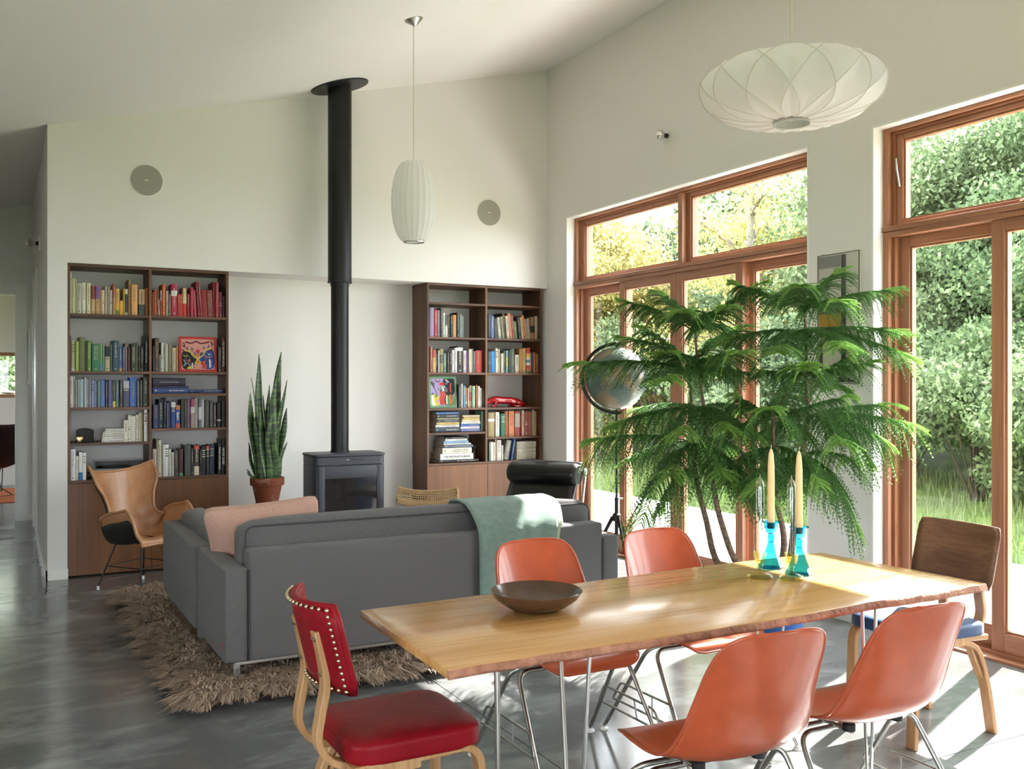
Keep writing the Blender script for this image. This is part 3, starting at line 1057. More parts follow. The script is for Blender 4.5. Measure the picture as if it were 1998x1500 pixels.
BOOKS = {
    'L1a': (1.973, '458 11 307 e2d5b8;471 26 260 b8b98f;497 10 255 a9aa80;509 32 228 b5b3a3;543 28 234 d8d2bd;575 30 232 d5cda8;608 25 214 c9ab80;636 32 211 b89060;669 14 182 b08560;684 17 184 d8cfb0;702 20 215 b5a28c;723 13 216 968a7c;737 19 186 b8b2a8;758 22 236 b07f55;781 26 200 d8ac40;808 24 109 d6a235;833 14 201 c2a040;847 21 200 c9c2a8;869 19 274 8a6a45;892 44 236 d6a062;943 46 202 be9a72;993 25 217 a8643c'),
    'L1b': (1.978, '1044 12 180 b0582c;1057 19 201 b8552b;1076 14 195 7a2f22;1091 12 124 d5c9b0;1103 12 196 d0b8a8;1117 23 246 c45c2c;1145 18 194 a9a498;1164 18 174 6b5045;1185 44 251 b02a4a;1230 39 173 b03428;1272 30 225 c03030;1305 21 179 9a2230;1328 22 230 a82640;1351 23 212 b22c48 -3;1375 17 279 7c1a28 -4;1393 17 272 96202f -4;1413 42 215 8a1c1c -3;1458 44 216 803832 -2;1504 15 284 962238;1521 25 278 a52c44;1549 25 202 6f2733;1579 18 171 4a2f33'),
    'L2a': (1.539, '459 9 267 4a4038;471 27 229 c2c498;500 22 223 98a548;524 40 255 666a3c;566 12 228 2f3f28;579 31 231 5f8238;613 55 208 2f724c;669 14 205 769a5c;684 20 200 578468;705 33 201 a0947a;740 15 206 35503f;758 44 235 2c4858;803 24 196 3f6292;829 16 188 54566f;846 18 215 7a6a72;868 19 189 62403c;890 33 213 383a2e;924 15 220 555830;942 14 196 2b2d25;957 27 197 24261f;989 27 282 1e211f'),
    'L2b': (1.539, '1050 8 197 6a6660;1060 33 262 45342f;1095 13 133 7a756c;1109 12 228 d5d2c9;1122 13 225 bfc7cc;1137 24 214 aba592;1164 23 212 716b4c;1190 29 188 b0a48e;1220 16 202 9a7244;1542 24 199 3a322d;1572 32 277 5a2c16'),
    'L3a': (1.266, '461 22 235 dcd9d2;484 12 234 d2d0cc;497 13 209 8a8a8a;512 20 211 8a9288;533 24 213 b3cacf;558 17 226 b2b3bf;576 13 213 9798aa;591 15 215 8a8a8e;609 20 204 8a93ba;630 20 198 8890b4;652 18 199 66847f;672 34 204 5573b5;708 16 208 3a3a45;727 23 208 555890;752 7 198 5a6a8a;760 19 205 48443c;781 24 205 5f7c88;808 21 205 453f3e;833 44 202 4a4e64;881 50 227 4068b5;932 16 199 6a6f78;955 16 203 4b4b50;975 43 228 42433d'),
    'L4a': (0.999, '838 28 166 dcd8ca;868 19 204 d8d5c8;888 35 197 d2cfc2;924 18 207 cfcabb;945 16 221 dad7cc;962 12 224 a8a070;983 23 247 e0dede;1009 11 220 cfc8b2'),
    'L5a': (0.718, '464 35 235 e2e2e2;501 20 180 d6d2c6;522 25 211 dcdcd8;548 25 206 e0dedb'),
    'L4b': (1.097, '1050 39 185 323a66;1091 38 226 152430;1131 18 236 2a2f48;1150 15 199 48587a;1166 12 209 3f3a5c;1183 33 208 223f80;1218 33 180 2c4188;1257 26 223 34322c;1284 17 226 3a3a3a;1304 23 226 755080;1331 29 226 9a8a82;1362 23 235 a29c90;1391 24 226 6a6472;1416 22 223 b8b8b8;1441 30 218 4e4a43;1478 24 213 4b494e;1506 23 195 3d2d2e;1536 30 197 26241f;1572 28 204 2f2e28'),
    'L5b': (0.721, '1047 26 216 c9bab8;1074 11 290 a8957c;1087 25 286 d2cbb8;1114 7 235 b2a898;1123 13 249 dedede;1137 29 250 e2e2de;1168 18 212 dedcd8;1187 16 187 d6d2c8;1205 35 203 3b3f40;1243 29 212 52282a;1284 46 241 434a42;1334 21 215 222222;1357 41 238 403230;1400 15 206 1c1c1c;1417 31 225 1f1e1e;1451 24 231 262222;1478 38 237 20243a;1539 28 249 1a1a1a;1570 25 279 141414;1596 10 257 1c1c1c'),
    'R2a': (1.865, '3382 45 258 9686a8;3429 26 243 be4450;3457 24 240 827a86;3483 25 259 484a4e;3511 25 219 c5c3b8;3538 22 200 5f6461;3562 21 201 44484a;3584 21 204 3b3d38;3608 34 202 c0986a;3645 27 225 3b322c;3674 22 209 7e909a;3697 22 197 66847c'),
    'R2b': (1.865, '3966 27 231 454a56;3996 33 208 6275a0;4032 31 182 4d4d50;4068 28 196 cbc7b8 5;4098 23 203 969a7c 6;4122 26 237 3f3d32 6;4149 27 211 d2ccb8 5;4178 29 238 c28a68 6;4208 29 226 964a44 6;4241 29 166 5a7e55 5;4272 31 200 3a342e 6;4304 17 201 c0b8a2 6;4323 28 221 c27844 6;4352 28 188 948470 6;4381 26 195 a69e8a 5;4411 42 203 9a6a3c 3;4464 41 219 b0ac98'),
    'R3a': (1.546, '3382 25 234 94564e;3410 30 201 c2a06a;3441 20 184 3a3833;3462 11 197 d8d8d4;3475 35 211 857f58;3515 34 175 5f8075;3550 21 179 44443f;3575 23 185 46302f;3600 22 202 d9d9dc;3623 27 222 c2c0ca;3653 58 239 2d2b29;3718 29 201 cfc6d2;3748 14 201 7a4a7c;3765 33 214 bab5a8;3799 10 218 8a8a84;3812 26 195 59544f;3840 68 203 b5383e;3918 23 207 3f5262'),
    'R3b': (1.548, '3961 33 195 4a4a4e;3995 41 198 2a82c8;4039 25 226 d2cfc0;4069 23 216 b5b395;4097 25 180 cbc5b5;4123 21 207 4f5054;4146 23 207 78a29c;4176 27 210 3f434a;4206 39 224 5a655e;4251 41 171 cac4b2;4295 34 225 b3804f;4330 34 232 c09f68;4366 39 236 c05a48;4406 12 189 b0a070;4420 22 195 484464;4443 22 196 c56830;4467 16 189 6a2a2a;4484 36 179 b29a6a'),
    'R4a': (1.228, '3661 31 212 3f3530;3693 15 217 dcdcd8;3709 24 199 6086a2;3740 15 182 b06a3c;3761 13 180 d2c8b2;3776 23 200 b08a5c;3801 28 197 98bea6;3840 16 207 a56038;3858 19 197 d8d0c2;3878 27 178 dcdcd6;3907 13 158 6a6862'),
    'R5a': (1.009, '3896 32 186 6a9082'),
    'R5b': (0.957, '3969 69 225 9a8a62;4039 36 227 dcd8cf;4077 16 211 5276a0;4095 44 211 2f6a4c;4143 36 234 9a5f3a;4181 57 234 c8805a;4241 6 197 96342a;4248 54 234 96463c;4306 10 211 a02a26;4317 24 241 c2ad96;4344 43 231 84443c;4390 33 228 96503e;4425 27 245 8f8a78;4455 28 231 b58658;4488 19 218 2a2624'),
    'R6b': (0.734, '3970 17 178 6a8068;3989 24 175 d8d8d2;4015 19 171 d2ccc0;4039 13 197 c5b498;4056 44 190 dccfca;4102 16 140 d8d4cc'),
}
BAY = {'La': (.460, 1.016), 'Lb': (1.035, 1.598), 'Ra': (3.360, 3.919), 'Rb': (3.940, 4.493)}
for key, (zs_, s) in BOOKS.items():
    items = [q.split() for q in s.split(';')]
    zs = SHELF_Z[key]
    last = None
    for i, q in enumerate(items):
        x, w, h = float(q[0]) / 1000, float(q[1]) / 1000, float(q[2]) / 1000
        col, tilt = q[3], float(q[4]) if len(q) > 4 else 0.0
        if i + 1 < len(items):
            nx = float(items[i + 1][0]) / 1000
            w = min(w, nx - x - .0008)
        w = max(w, .006)
        b0, b1 = BAY[key[0] + key[2]]
        x = max(x, b0 + .0005)
        w = min(w, b1 - .0005 - x)
        if w < .005:
            continue
        if tilt:
            tilt = -abs(tilt)
            x += h * math.sin(math.radians(-tilt)) * .6
        cw = colour_word(col)
        size = 'thick' if w > .040 else ('thin' if w < .013 else '')
        tall = 'tall' if h > .225 else ('short' if h < .14 else '')
        lab = ' '.join(p for p in (size, tall, cw, 'book,', ORD(i + 1), 'from left,', SHELF_NAME[key]) if p)
        lum = sum(srgb(col))
        tcol = RNG.choice(['b0aa98', 'c0b8a4', 'a08a58', '8a8678']) if lum < .75 else RNG.choice(['5a5450', '7a4a44', '4c5a68', '6a6458', '8a8478'])
        ti = None if (key, i) in TEXTS else RNG.choice([0, 1, 2, 3, 4, 5, 0, 1, None, None])
        d = min(.27, max(.13, h * .74 + RNG.uniform(-.012, .012)))
        y = 7.878 + RNG.uniform(0, .018)
        if y + d > 8.19:
            d = 8.19 - y
        e = make_book(x, y, zs + .0005, w, d, h, col, tilt, lab, 'books on the ' + SHELF_NAME[key], BANDS.get((key, i), ()), ti, tcol)
        if (key, i) in TEXTS:
            body, ink = TEXTS[(key, i)]
            o = text_part(body, e, M[ink])
            # unit-sized parent: undo its scale so the letters keep their shape
            L = h * .80
            cap = min(w * .95, L / (len(body) * .60))
            R3 = Matrix.Rotation(math.pi / 2, 4, 'Y') @ Matrix.Rotation(math.pi / 2, 4, 'X')
            o.matrix_local = Matrix.Translation((.5, -.006, .52)) @ Matrix.Diagonal((1 / w, 1 / d, 1 / h, 1)) @ R3 @ Matrix.Diagonal((cap, cap, cap, 1))

def flat_stack(items, zs, depth, group, where):
    """lying books, bottom first: (x0, x1, thickness, colour)"""
    z = zs + .0005
    n = len(items)
    res = []
    for i, (x0, x1, th, col) in enumerate(items):
        pos = 'at the bottom of' if i == 0 else ('on top of' if i == n - 1 else ORD(i + 1) + ' from the bottom of')
        lab = '%s book lying %s %s' % (colour_word(col), pos, where)
        lum = sum(srgb(col))
        e = make_book(x0, 7.882 + RNG.uniform(0, .012), z, th, depth, x1 - x0, col, 0, lab, group, (), RNG.choice([0, 1, 2]), 'b8b2a2' if lum < .75 else '5a5450', flat=True)
        res.append((e, x0, x1, th, z))
        z += th + .0006
    return res
def lying_text(rec, body, mt, k=.72):
    e, x0, x1, th, z = rec
    L = (x1 - x0) * .86
    cap = min(th * .95, L / (len(body) * .62))
    w, h, d = th, x1 - x0, .2
    for c in list(e.children):
        if c.name.startswith('title'):
            bpy.data.objects.remove(c)
    o = text_part(body, e, mt)
    # local axes: thickness x points down in the world, height z runs to the right
    B = Matrix(((0, -1, 0, 0), (0, 0, -1, 0), (1, 0, 0, 0), (0, 0, 0, 1)))
    o.matrix_local = Matrix.Translation((.5, -.006, .5)) @ Matrix.Diagonal((1 / w, 1 / d, 1 / h, 1)) @ B @ Matrix.Diagonal((cap, cap, cap, 1))
# white paperbacks lying on the fourth shelf
flat_stack([(.682, .848, .021, 'd8d6cf'), (.686, .848, .018, 'dcdad2'), (.688, .848, .014, 'd4cfc2'), (.690, .848, .020, 'd9d6ca'), (.702, .848, .010, 'dedad0'), (.708, .847, .017, 'd6d4cc')], 1.0, .12,
           'white paperbacks lying on the fourth shelf', 'the white stack, fourth shelf, left bookcase')
a = flat_stack([(1.049, 1.316, .046, '2c437e'), (1.052, 1.314, .010, '4a4a58'), (1.049, 1.294, .064, '2a2238')], 1.369, .2, 'big books lying on the third shelf', 'the dark stack, third shelf, left bookcase')
lying_text(a[2], 'Mechanical and Electrical Equipment for Buildings', M['ink_white'])
flat_stack([(1.324, 1.580, .010, '2a3460'), (1.322, 1.578, .018, '36477c')], 1.369, .2, 'thin blue books lying on the third shelf', 'the low blue pair, third shelf, left bookcase')
flat_stack([(3.436, 3.683, .044, '2e3c50'), (3.443, 3.674, .023, 'd8d6d0'), (3.450, 3.672, .023, 'c2a868'), (3.459, 3.672, .021, '3c4656'), (3.456, 3.672, .016, 'a8a280'), (3.449, 3.672, .032, '262c3a'), (3.443, 3.669, .020, '4a70a8')],
           1.009, .21, 'books lying on the fifth shelf', 'the left stack, fifth shelf, right bookcase')
flat_stack([(3.690, 3.888, .025, '5a68a0'), (3.690, 3.880, .023, 'd8ccd2'), (3.687, 3.888, .022, '3a5aa0'), (3.694, 3.884, .018, 'dcdcd8'), (3.701, 3.878, .019, 'd8ccae'), (3.708, 3.878, .013, 'd0b860'), (3.718, 3.874, .012, 'c2b080'), (3.708, 3.881, .014, 'dcc8b0')],
           1.009, .19, 'paperbacks lying on the fifth shelf', 'the right stack, fifth shelf, right bookcase')
b = flat_stack([(3.470, 3.872, .024, '1e1e20'), (3.484, 3.812, .055, 'd8d8d6'), (3.510, 3.801, .052, 'd6d2c4'), (3.520, 3.812, .025, '505c74'), (3.520, 3.790, .014, 'd8d8d6'), (3.520, 3.765, .021, '8aa8c8'), (3.534, 3.748, .019, 'dcdcd8'), (3.534, 3.750, .018, '26282a')],
           .735, .24, 'big books lying on the lowest shelf', 'the tall stack, lowest shelf, right bookcase')
lying_text(b[1], 'THE VICE PHOTO BOOK', M['ink_dark'])
flat_stack([(4.268, 4.470, .0125, c) for c in ('cfcabb', 'd6d2c2', 'c9c4b2', 'd8d4c6', 'd2ccba', 'cdc8b6', 'd9d6ca', 'd0cbba', 'cac4b0', 'd6d2c4', 'd2cebe', 'cfc9b8', 'd8d4c8')], .735, .22,
           'cream magazines stacked flat', 'the cream magazine pile, lowest shelf, right bookcase')
make_book(4.135, 7.90, .735, .05, .2, .185, '8a867c', 11, 'grey book leaning, lowest shelf, right bay, right bookcase', 'leaning books on the lowest shelf', (), 1, 'd8d2c0')
make_book(4.208, 7.90, .735, .022, .2, .195, '34598c', 10, 'blue book leaning on cream magazines, lowest shelf, right bookcase', 'leaning books on the lowest shelf', (), 0, 'd8d2c0')

# ---------------------------------------------------------------- other things on the shelves
M['yarn_red'] = mat('red_painted_frame', 'b02a22', .5)
M['yarn_green'] = mat('green_painted_frame', '5f8f68', .5)
def flat_mat(name, h):
    return mat('paint_' + name, h, .75, bump=.15, bscale=300)
FM = {k: flat_mat(k, h) for k, h in dict(pink='c98a82', maroon='5a1a20', black='1c1a20', yellow='c9b84a', blue='2f3f80', grey='5c5a60', orange='d0582f', red='b8302c', white='d8d4cc', green='4f7a4a', lilac='a08fb8', tan='b89060', sky='7fa6c0').items()}
def blob(pts, n=6):
    return [(p.x, p.y) for p in catmull([(a, b, 0) for a, b in pts], n, closed=True)]
def yarn_art(label, x0, z0, w, h, frame_m, ground, shapes, lean=.10):
    """framed folk picture standing on a shelf, leaning back; shapes = (material, polygon in 0..1, layer)"""
    t = thing('framed_picture', label, 'picture', (x0, 7.895, z0 + .001))
    t.rotation_euler = (-lean, 0, 0)
    f = .018
    mb = MB()
    mb.box(0, w, 0, .016, 0, f).box(0, w, 0, .016, h - f, h).box(0, f, 0, .016, f, h - f).box(w - f, w, 0, .016, f, h - f)
    mb.build('frame', frame_m, t, bevel=.001, seg=1)
    MB().box(f, w - f, .006, .014, f, h - f).build('ground', FM[ground], t, smooth=False)
    R = Matrix.Rotation(math.pi / 2, 4, 'X')
    for mname, poly, lay in shapes:
        pl = [(f + p[0] * (w - 2 * f), f + p[1] * (h - 2 * f)) for p in poly]
        y = .006 - .0006 * lay
        MB().prism([(a, b) for a, b in pl], -.0005, .0005, Matrix.Translation((0, y, 0)) @ R).build('figure', FM[mname], t, smooth=False)
    return t
def strip(path, w):
    P = [Vector((a, b, 0)) for a, b in path]
    P = catmull(P, 6)
    L, Rr = [], []
    for i, p in enumerate(P):
        d = (P[min(i + 1, len(P) - 1)] - P[max(i - 1, 0)]).normalized()
        nn = Vector((-d.y, d.x, 0)) * w
        L.append((p.x + nn.x, p.y + nn.y))
        Rr.append((p.x - nn.x, p.y - nn.y))
    return L + Rr[::-1]
leafp = lambda x, y, a, l: blob([(x, y), (x + l * math.cos(a) * .5 - l * .2 * math.sin(a), y + l * math.sin(a) * .5 + l * .2 * math.cos(a)), (x + l * math.cos(a), y + l * math.sin(a)), (x + l * math.cos(a) * .5 + l * .2 * math.sin(a), y + l * math.sin(a) * .5 - l * .2 * math.cos(a))], 4)
yarn_art('small folk picture with a red frame and pink ground on the left bookcase', 1.246, 1.540, .290, .281, M['yarn_red'], 'pink', [
    ('black', blob([(.03, .55), (.25, .56), (.45, .36), (.40, .06), (.05, .05)]), 1),
    ('blue', blob([(.97, .60), (.74, .62), (.55, .40), (.60, .08), (.96, .06)]), 1),
    ('maroon', strip([(.12, .90), (.3, .86), (.45, .92), (.6, .86), (.85, .91)], .022), 2),
    ('yellow', strip([(.12, .62), (.28, .56), (.38, .42), (.50, .35)], .018), 3), ('yellow', strip([(.90, .72), (.74, .62), (.64, .46), (.50, .35)], .018), 3),
    ('yellow', [(.38, .20), (.62, .20), (.50, .38)], 3), ('orange', [(.44, .22), (.56, .22), (.50, .33)], 4),
    ('pink', blob([(.40, .02), (.60, .02), (.62, .16), (.5, .2), (.38, .16)]), 2), ('orange', strip([(.72, .28), (.66, .2), (.74, .12), (.68, .04)], .025), 4), ('red', strip([(.66, .28), (.60, .2), (.68, .12), (.62, .04)], .02), 4),
    ('white', strip([(.85, .34), (.86, .2), (.86, .06)], .02), 4), ('grey', strip([(.12, .36), (.2, .25), (.28, .22)], .02), 3), ('yellow', blob([(.16, .03), (.26, .12), (.34, .03)]), 4),
    ('sky', strip([(.07, .32), (.12, .2), (.06, .1)], .015), 4), ('white', strip([(.33, .22), (.33, .03)], .02), 3), ('red', blob([(.44, .60), (.50, .54), (.56, .60), (.50, .66)]), 4), ('orange', strip([(.5, .52), (.5, .42)], .025), 4),
    ('sky', blob([(.80, .50), (.84, .46), (.88, .50), (.84, .54)], 3), 4)] +
    [('white', blob([(x - .012, y), (x, y - .012), (x + .012, y), (x, y + .012)], 2), 5) for x, y in ((.30, .78), (.36, .74), (.42, .78), (.50, .80), (.58, .76), (.64, .79), (.70, .77), (.16, .48), (.24, .40), (.30, .48), (.68, .50), (.76, .56), (.90, .52), (.72, .36))] +
    [('yellow', strip([(.06, .46), (.14, .42), (.20, .46)], .010), 5), ('lilac', strip([(.08, .16), (.18, .2), (.26, .14), (.36, .18)], .012), 5), ('tan', strip([(.70, .46), (.80, .40), (.92, .44)], .014), 5), ('maroon', leafp(.86, .60, .8, .12), 5), ('maroon', leafp(.10, .56, 2.2, .12), 5), ('sky', strip([(.92, .30), (.88, .2), (.93, .1)], .010), 5), ('orange', blob([(.20, .30), (.24, .26), (.28, .30), (.24, .34)], 3), 5), ('black', strip([(.06, .88), (.10, .80), (.07, .74)], .014), 5), ('black', strip([(.90, .92), (.94, .84)], .014), 5)] +
    [('grey', leafp(x, y, a, .13), 3) for x, y, a in ((.20, .62, 1.9), (.32, .60, 1.5), (.70, .66, 1.8), (.80, .70, 1.2), (.90, .78, .8), (.14, .72, 2.6), (.44, .46, 2.0), (.56, .46, 1.1))])
yarn_art('folk picture with a green frame and striped figure on the right bookcase', 3.384, 1.229, .272, .283, M['yarn_green'], 'lilac', [
    ('black', blob([(.55, .97), (.97, .97), (.97, .45), (.70, .40), (.58, .70)]), 1), ('green', blob([(.60, .42), (.92, .40), (.97, .05), (.62, .03)]), 1), ('yellow', blob([(.02, .40), (.30, .38), (.34, .04), (.03, .03)]), 1),
    ('grey', blob([(.30, .60), (.45, .74), (.62, .72), (.72, .55), (.60, .50), (.40, .52)]), 2), ('white', strip([(.50, .74), (.47, .62), (.55, .56), (.50, .70)], .014), 4),
    ('red', blob([(.36, .80), (.48, .86), (.58, .82), (.54, .76), (.44, .76)]), 3), ('tan', blob([(.60, .94), (.66, .90), (.72, .94), (.66, .98)]), 3), ('red', strip([(.85, .84), (.82, .68), (.84, .50)], .028), 3),
    ('white', blob([(.03, .34), (.10, .40), (.12, .20), (.18, .03), (.04, .03)]), 3), ('white', strip([(.66, .38), (.66, .06)], .025), 3), ('orange', strip([(.82, .42), (.78, .28), (.84, .14), (.80, .05)], .028), 3),
    ('black', strip([(.10, .76), (.2, .58), (.28, .36)], .008), 3), ('lilac', blob([(.24, .26), (.30, .20), (.30, .12), (.22, .16)]), 3)] +
    [(c, strip([(x, .52), (x + .04, .40), (x - .03, .24), (x + .03, .05)], .018), 3) for x, c in ((.40, 'red'), (.45, 'orange'), (.50, 'red'), (.55, 'orange'), (.60, 'maroon'))] +
    [('grey', leafp(.08, .78, a, .13), 3) for a in (.3, 1.0, 1.7, 2.4, 5.6)] +
    [('white', strip([(x, .74), (x - .05, .62), (x - .08, .52)], .006), 5) for x in (.40, .44, .56, .60)] +
    [('sky', leafp(.70, .86, a, .10), 5) for a in (.2, 1.2, 2.2, 4.0)] + [('orange', strip([(.88, .40), (.92, .28), (.88, .16)], .014), 5), ('blue', blob([(.04, .44), (.08, .48), (.12, .44), (.08, .41)], 3), 5), ('green', leafp(.20, .30, 1.0, .12), 5), ('green', leafp(.24, .34, 2.2, .12), 5), ('maroon', strip([(.20, .94), (.30, .88), (.40, .92)], .014), 5)])

# red ceramic panther
M['red_glaze'] = mat('red_ceramic_glaze', 'a8101c', .12, coat=.6)
t = thing('panther_figurine', 'glossy red ceramic panther crouching on the right bookcase', 'figurine', (3.935, 7.945, 1.2295))
mb = MB()
body = catmull([(.030, 0, .034), (.060, 0, .052), (.10, 0, .064), (.15, 0, .067), (.22, 0, .062), (.29, 0, .058), (.35, 0, .048), (.41, 0, .030), (.452, 0, .014)], 5)
rk = [(0, .021), (.12, .024), (.25, .032), (.36, .036), (.5, .032), (.65, .036), (.78, .034), (.9, .022), (1, .010)]
mb.tube(body, [interp(rk, i / (len(body) - 1)) for i in range(len(body))], 16)
mb.ball((.030, -.004, .026), .026, 14, 10, (1.15, .95, .95))
mb.ball((.006, -.006, .016), .014, 10, 8)
mb.ball((.036, -.018, .047), .008, 8, 6).ball((.036, .012, .047), .008, 8, 6)
for yy, x in ((-.022, .11), (.022, .14)):
    mb.tube(catmull([(x + .03, yy, .065), (x + .01, yy, .035), (x + .005, yy, .012), (x - .03, yy, .009)], 4), [.02, .02, .019, .018, .016, .015, .013, .013, .012, .012, .011, .011, .01], 10)
for yy, x in ((-.024, .36), (.024, .33)):
    mb.tube(catmull([(x - .02, yy, .05), (x + .03, yy, .03), (x + .02, yy, .010), (x - .04, yy, .009)], 4), [.02, .022, .022, .022, .02, .018, .015, .013, .012, .011, .011, .01, .01], 10)
mb.tube(catmull([(.43, 0, .025), (.45, .03, .012), (.40, .06, .010), (.30, .055, .010)], 5), .008, 8)
mb.build('body', M['red_glaze'], t, angle=3.2)

# turntable with smoked lid, cord
M['grey_metal'] = mat('grey_painted_metal', '8a8c8e', .4)
M['smoke'] = clear_glass('clear_dust_cover', (.88, .88, .89), 1.5)
t = thing('turntable', 'grey record player with a clear dust cover, lowest left shelf', 'turntable', (.637, 7.90, .721))
MB().box(0, .35, 0, .27, .01, .075).build('plinth', M['grey_metal'], t, bevel=.004)
MB().lathe([(.001, .0775), (.125, .0775), (.125, .086), (.001, .088)], 32, (.15, .13, 0)).build('platter', M['black'], t)
MB().box(0, .35, 0, .006, .078, .130).box(0, .35, .264, .27, .078, .130).box(0, .006, .006, .264, .078, .130).box(.344, .35, .006, .264, .078, .130).box(0, .35, 0, .27, .1305, .1345).build('dust_cover', M['smoke'], t, smooth=False)
MB().box(.02, .05, -.002, 0, .03, .036).box(.29, .33, -.002, 0, .03, .04).build('control', M['black'], t, smooth=False)
for q in ((.03, .03), (.32, .03), (.03, .24), (.32, .24)):
    MB().lathe([(.014, 0), (.014, .01)], 12, (*q, 0)).build('foot', M['rubber'], t)
mb = MB()
pts = []
for k in range(26):
    a = k * .9
    pts.append((.605 + .018 * math.cos(a), 7.95 + .02 * math.sin(a * 1.3), .725 + .0025 * k))
mb.tube(catmull(pts, 4), .004, 6)
tag(mb.build('power_cord', M['rubber']), 'tangled black cord beside the record player', 'cord')
# carved dark box and heart in a clear block
M['dark_carved'] = mat('dark_carved_wood', '1f1816', .55, bump=.8, bscale=70)
t = thing('carved_box', 'dark carved box with a rounded lid on the fourth shelf', 'box', (.512, 7.935, 1.0005))
mb = MB()
arch = [(0, 0), (.118, 0), (.118, .085)] + [(.059 + .059 * math.cos(a), .085 + .022 * math.sin(a)) for a in [math.pi * k / 10 for k in range(1, 10)]] + [(0, .085)]
mb.prism(arch, -.06, 0, Matrix.Rotation(math.pi / 2, 4, 'X'))
mb.build('body', M['dark_carved'], t)
MB().box(-.002, .120, -.002, .062, .078, .084).build('lid_band', M['dark_carved'], t)
M['gold'] = mat('gold_leaf', (.75, .50, .22), .3, 1.0)
t = thing('heart_paperweight', 'gold heart set in a small clear block on the fourth shelf', 'ornament', (.500, 7.875, 1.0005))
M['acryl'] = clear_glass('clear_acrylic', (.93, .93, .93), 1.45)
MB().box(0, .060, 0, .03, 0, .055).build('block', M['acryl'], t, bevel=.003)
hp = []
for k in range(40):
    a = 2 * math.pi * k / 40
    hp.append((.030 + .00145 * 16 * math.sin(a) ** 3, .030 + .00145 * (13 * math.cos(a) - 5 * math.cos(2 * a) - 2 * math.cos(3 * a) - math.cos(4 * a))))
MB().prism(hp, -.018, -.010, Matrix.Rotation(math.pi / 2, 4, 'X')).build('heart', M['gold'], t, bevel=.001)
# glass candlestick standing on the big book
M['crystal'] = clear_glass('crystal', (.86, .88, .90), 1.5)
tag(MB().lathe([(.030, 0), (.030, .006), (.012, .014), (.009, .03), (.014, .045), (.008, .06), (.008, .085), (.016, .10), (.020, .118), (.014, .118)], 16, (3.842, 7.93, .7605)).build('glass_candlestick', M['crystal']), 'small clear glass candlestick beside the stacked books', 'candlestick')

# ================================================================ FURNITURE
def puff(sx, sy, sz, n=8.0, puf=.0, div=12, pinch=0.0):
    """rounded, slightly swollen cushion, full size sx, sy, sz, centred on the origin"""
    mb = MB()
    idx = {}
    vs, fs = [], []
    def vid(p):
        k = (round(p[0], 5), round(p[1], 5), round(p[2], 5))
        if k not in idx:
            idx[k] = len(vs)
            m = (abs(p[0]) ** n + abs(p[1]) ** n + abs(p[2]) ** n) ** (1 / n)
            x, y, z = p[0] / m, p[1] / m, p[2] / m
            f = 1 + puf * (1 - x * x) * (1 - y * y)
            if pinch:
                f *= (1 - pinch * max(abs(x), abs(y)) ** 3)
                x *= 1 - .06 * (1 - y * y) * abs(x)
                y *= 1 - .06 * (1 - x * x) * abs(y)
            vs.append((x * sx / 2, y * sy / 2, z * sz / 2 * f))
        return idx[k]
    g = [math.tan((-1 + 2 * i / div) * math.pi / 4) for i in range(div + 1)]
    for ax in range(3):
        for sg in (-1, 1):
            for i in range(div):
                for j in range(div):
                    q = []
                    for a, b in ((i, j), (i + 1, j), (i + 1, j + 1), (i, j + 1)):
                        p = [0, 0, 0]
                        p[ax] = sg
                        p[(ax + 1) % 3] = g[a]
                        p[(ax + 2) % 3] = g[b]
                        q.append(vid(p))
                    fs.append(tuple(q) if sg > 0 else tuple(q[::-1]))
    return mb.add(vs, fs)
def place(mb, loc, rot=(0, 0, 0)):
    m = Matrix.Translation(loc) @ Matrix.Rotation(rot[2], 4, 'Z') @ Matrix.Rotation(rot[1], 4, 'Y') @ Matrix.Rotation(rot[0], 4, 'X')
    mb.v = [tuple(m @ Vector(p)) for p in mb.v]
    return mb

# ---------------------------------------------------------------- sofas
M['sofa'] = mat('grey_wool_upholstery', '5c5a5c', .95, spec=.2, col2='6e6b6c', scale=260, detail=2, bump=.25, bscale=420, sheen=.15)
M['sofa_seam'] = mat('grey_piping', '454345', .9)
t = thing('sofa', 'long grey wool sofa with its back to the dining table', 'sofa', (.93, 4.60, 0))
SW, AD = 2.23, .72
MB().box(.112, SW - .112, 0, .12, .125, .65).build('back_frame', M['sofa'], t, bevel=.014, seg=3)
for a in (0, SW - .11):
    MB().box(a, a + .11, .005, AD, .125, .57).build('arm', M['sofa'], t, bevel=.012, seg=3)
MB().box(.112, SW - .112, .12, AD, .125, .27).build('seat_deck', M['sofa'], t, bevel=.012)
for k in range(2):
    w = (SW - .224) / 2
    place(puff(w - .006, .58, .17, 10, .06), (.112 + w * (k + .5), .42, .352)).build('seat_cushion', M['sofa'], t, angle=3.2)
bc = place(puff(SW - .20, .17, .40, 9, .04, 16), (SW / 2, .215, .575), (-.10, 0, 0)).build('back_cushion', M['sofa'], t, angle=3.2)
mb = MB()
for yy in (.135, .255):
    mb.tube(bent([(.125, yy - .02, .45), (.125, yy, .752 - .006), (SW - .125, yy, .752 - .006), (SW - .125, yy - .02, .45)], .05), .005, 6)
mb.build('piping', M['sofa_seam'], bc)
mb = MB()
mb.tube([(.113, -.001, .135), (.113, -.001, .56)], .004, 6).tube([(SW - .113, -.001, .135), (SW - .113, -.001, .56)], .004, 6)
mb.build('seam', M['sofa_seam'], t)
for x in (.045, SW - .075):
    for y in (.02, AD - .06):
        MB().box(x, x + .03, y, y + .008, 0, .118).build('leg', M['steel'], t, bevel=.001, seg=1)
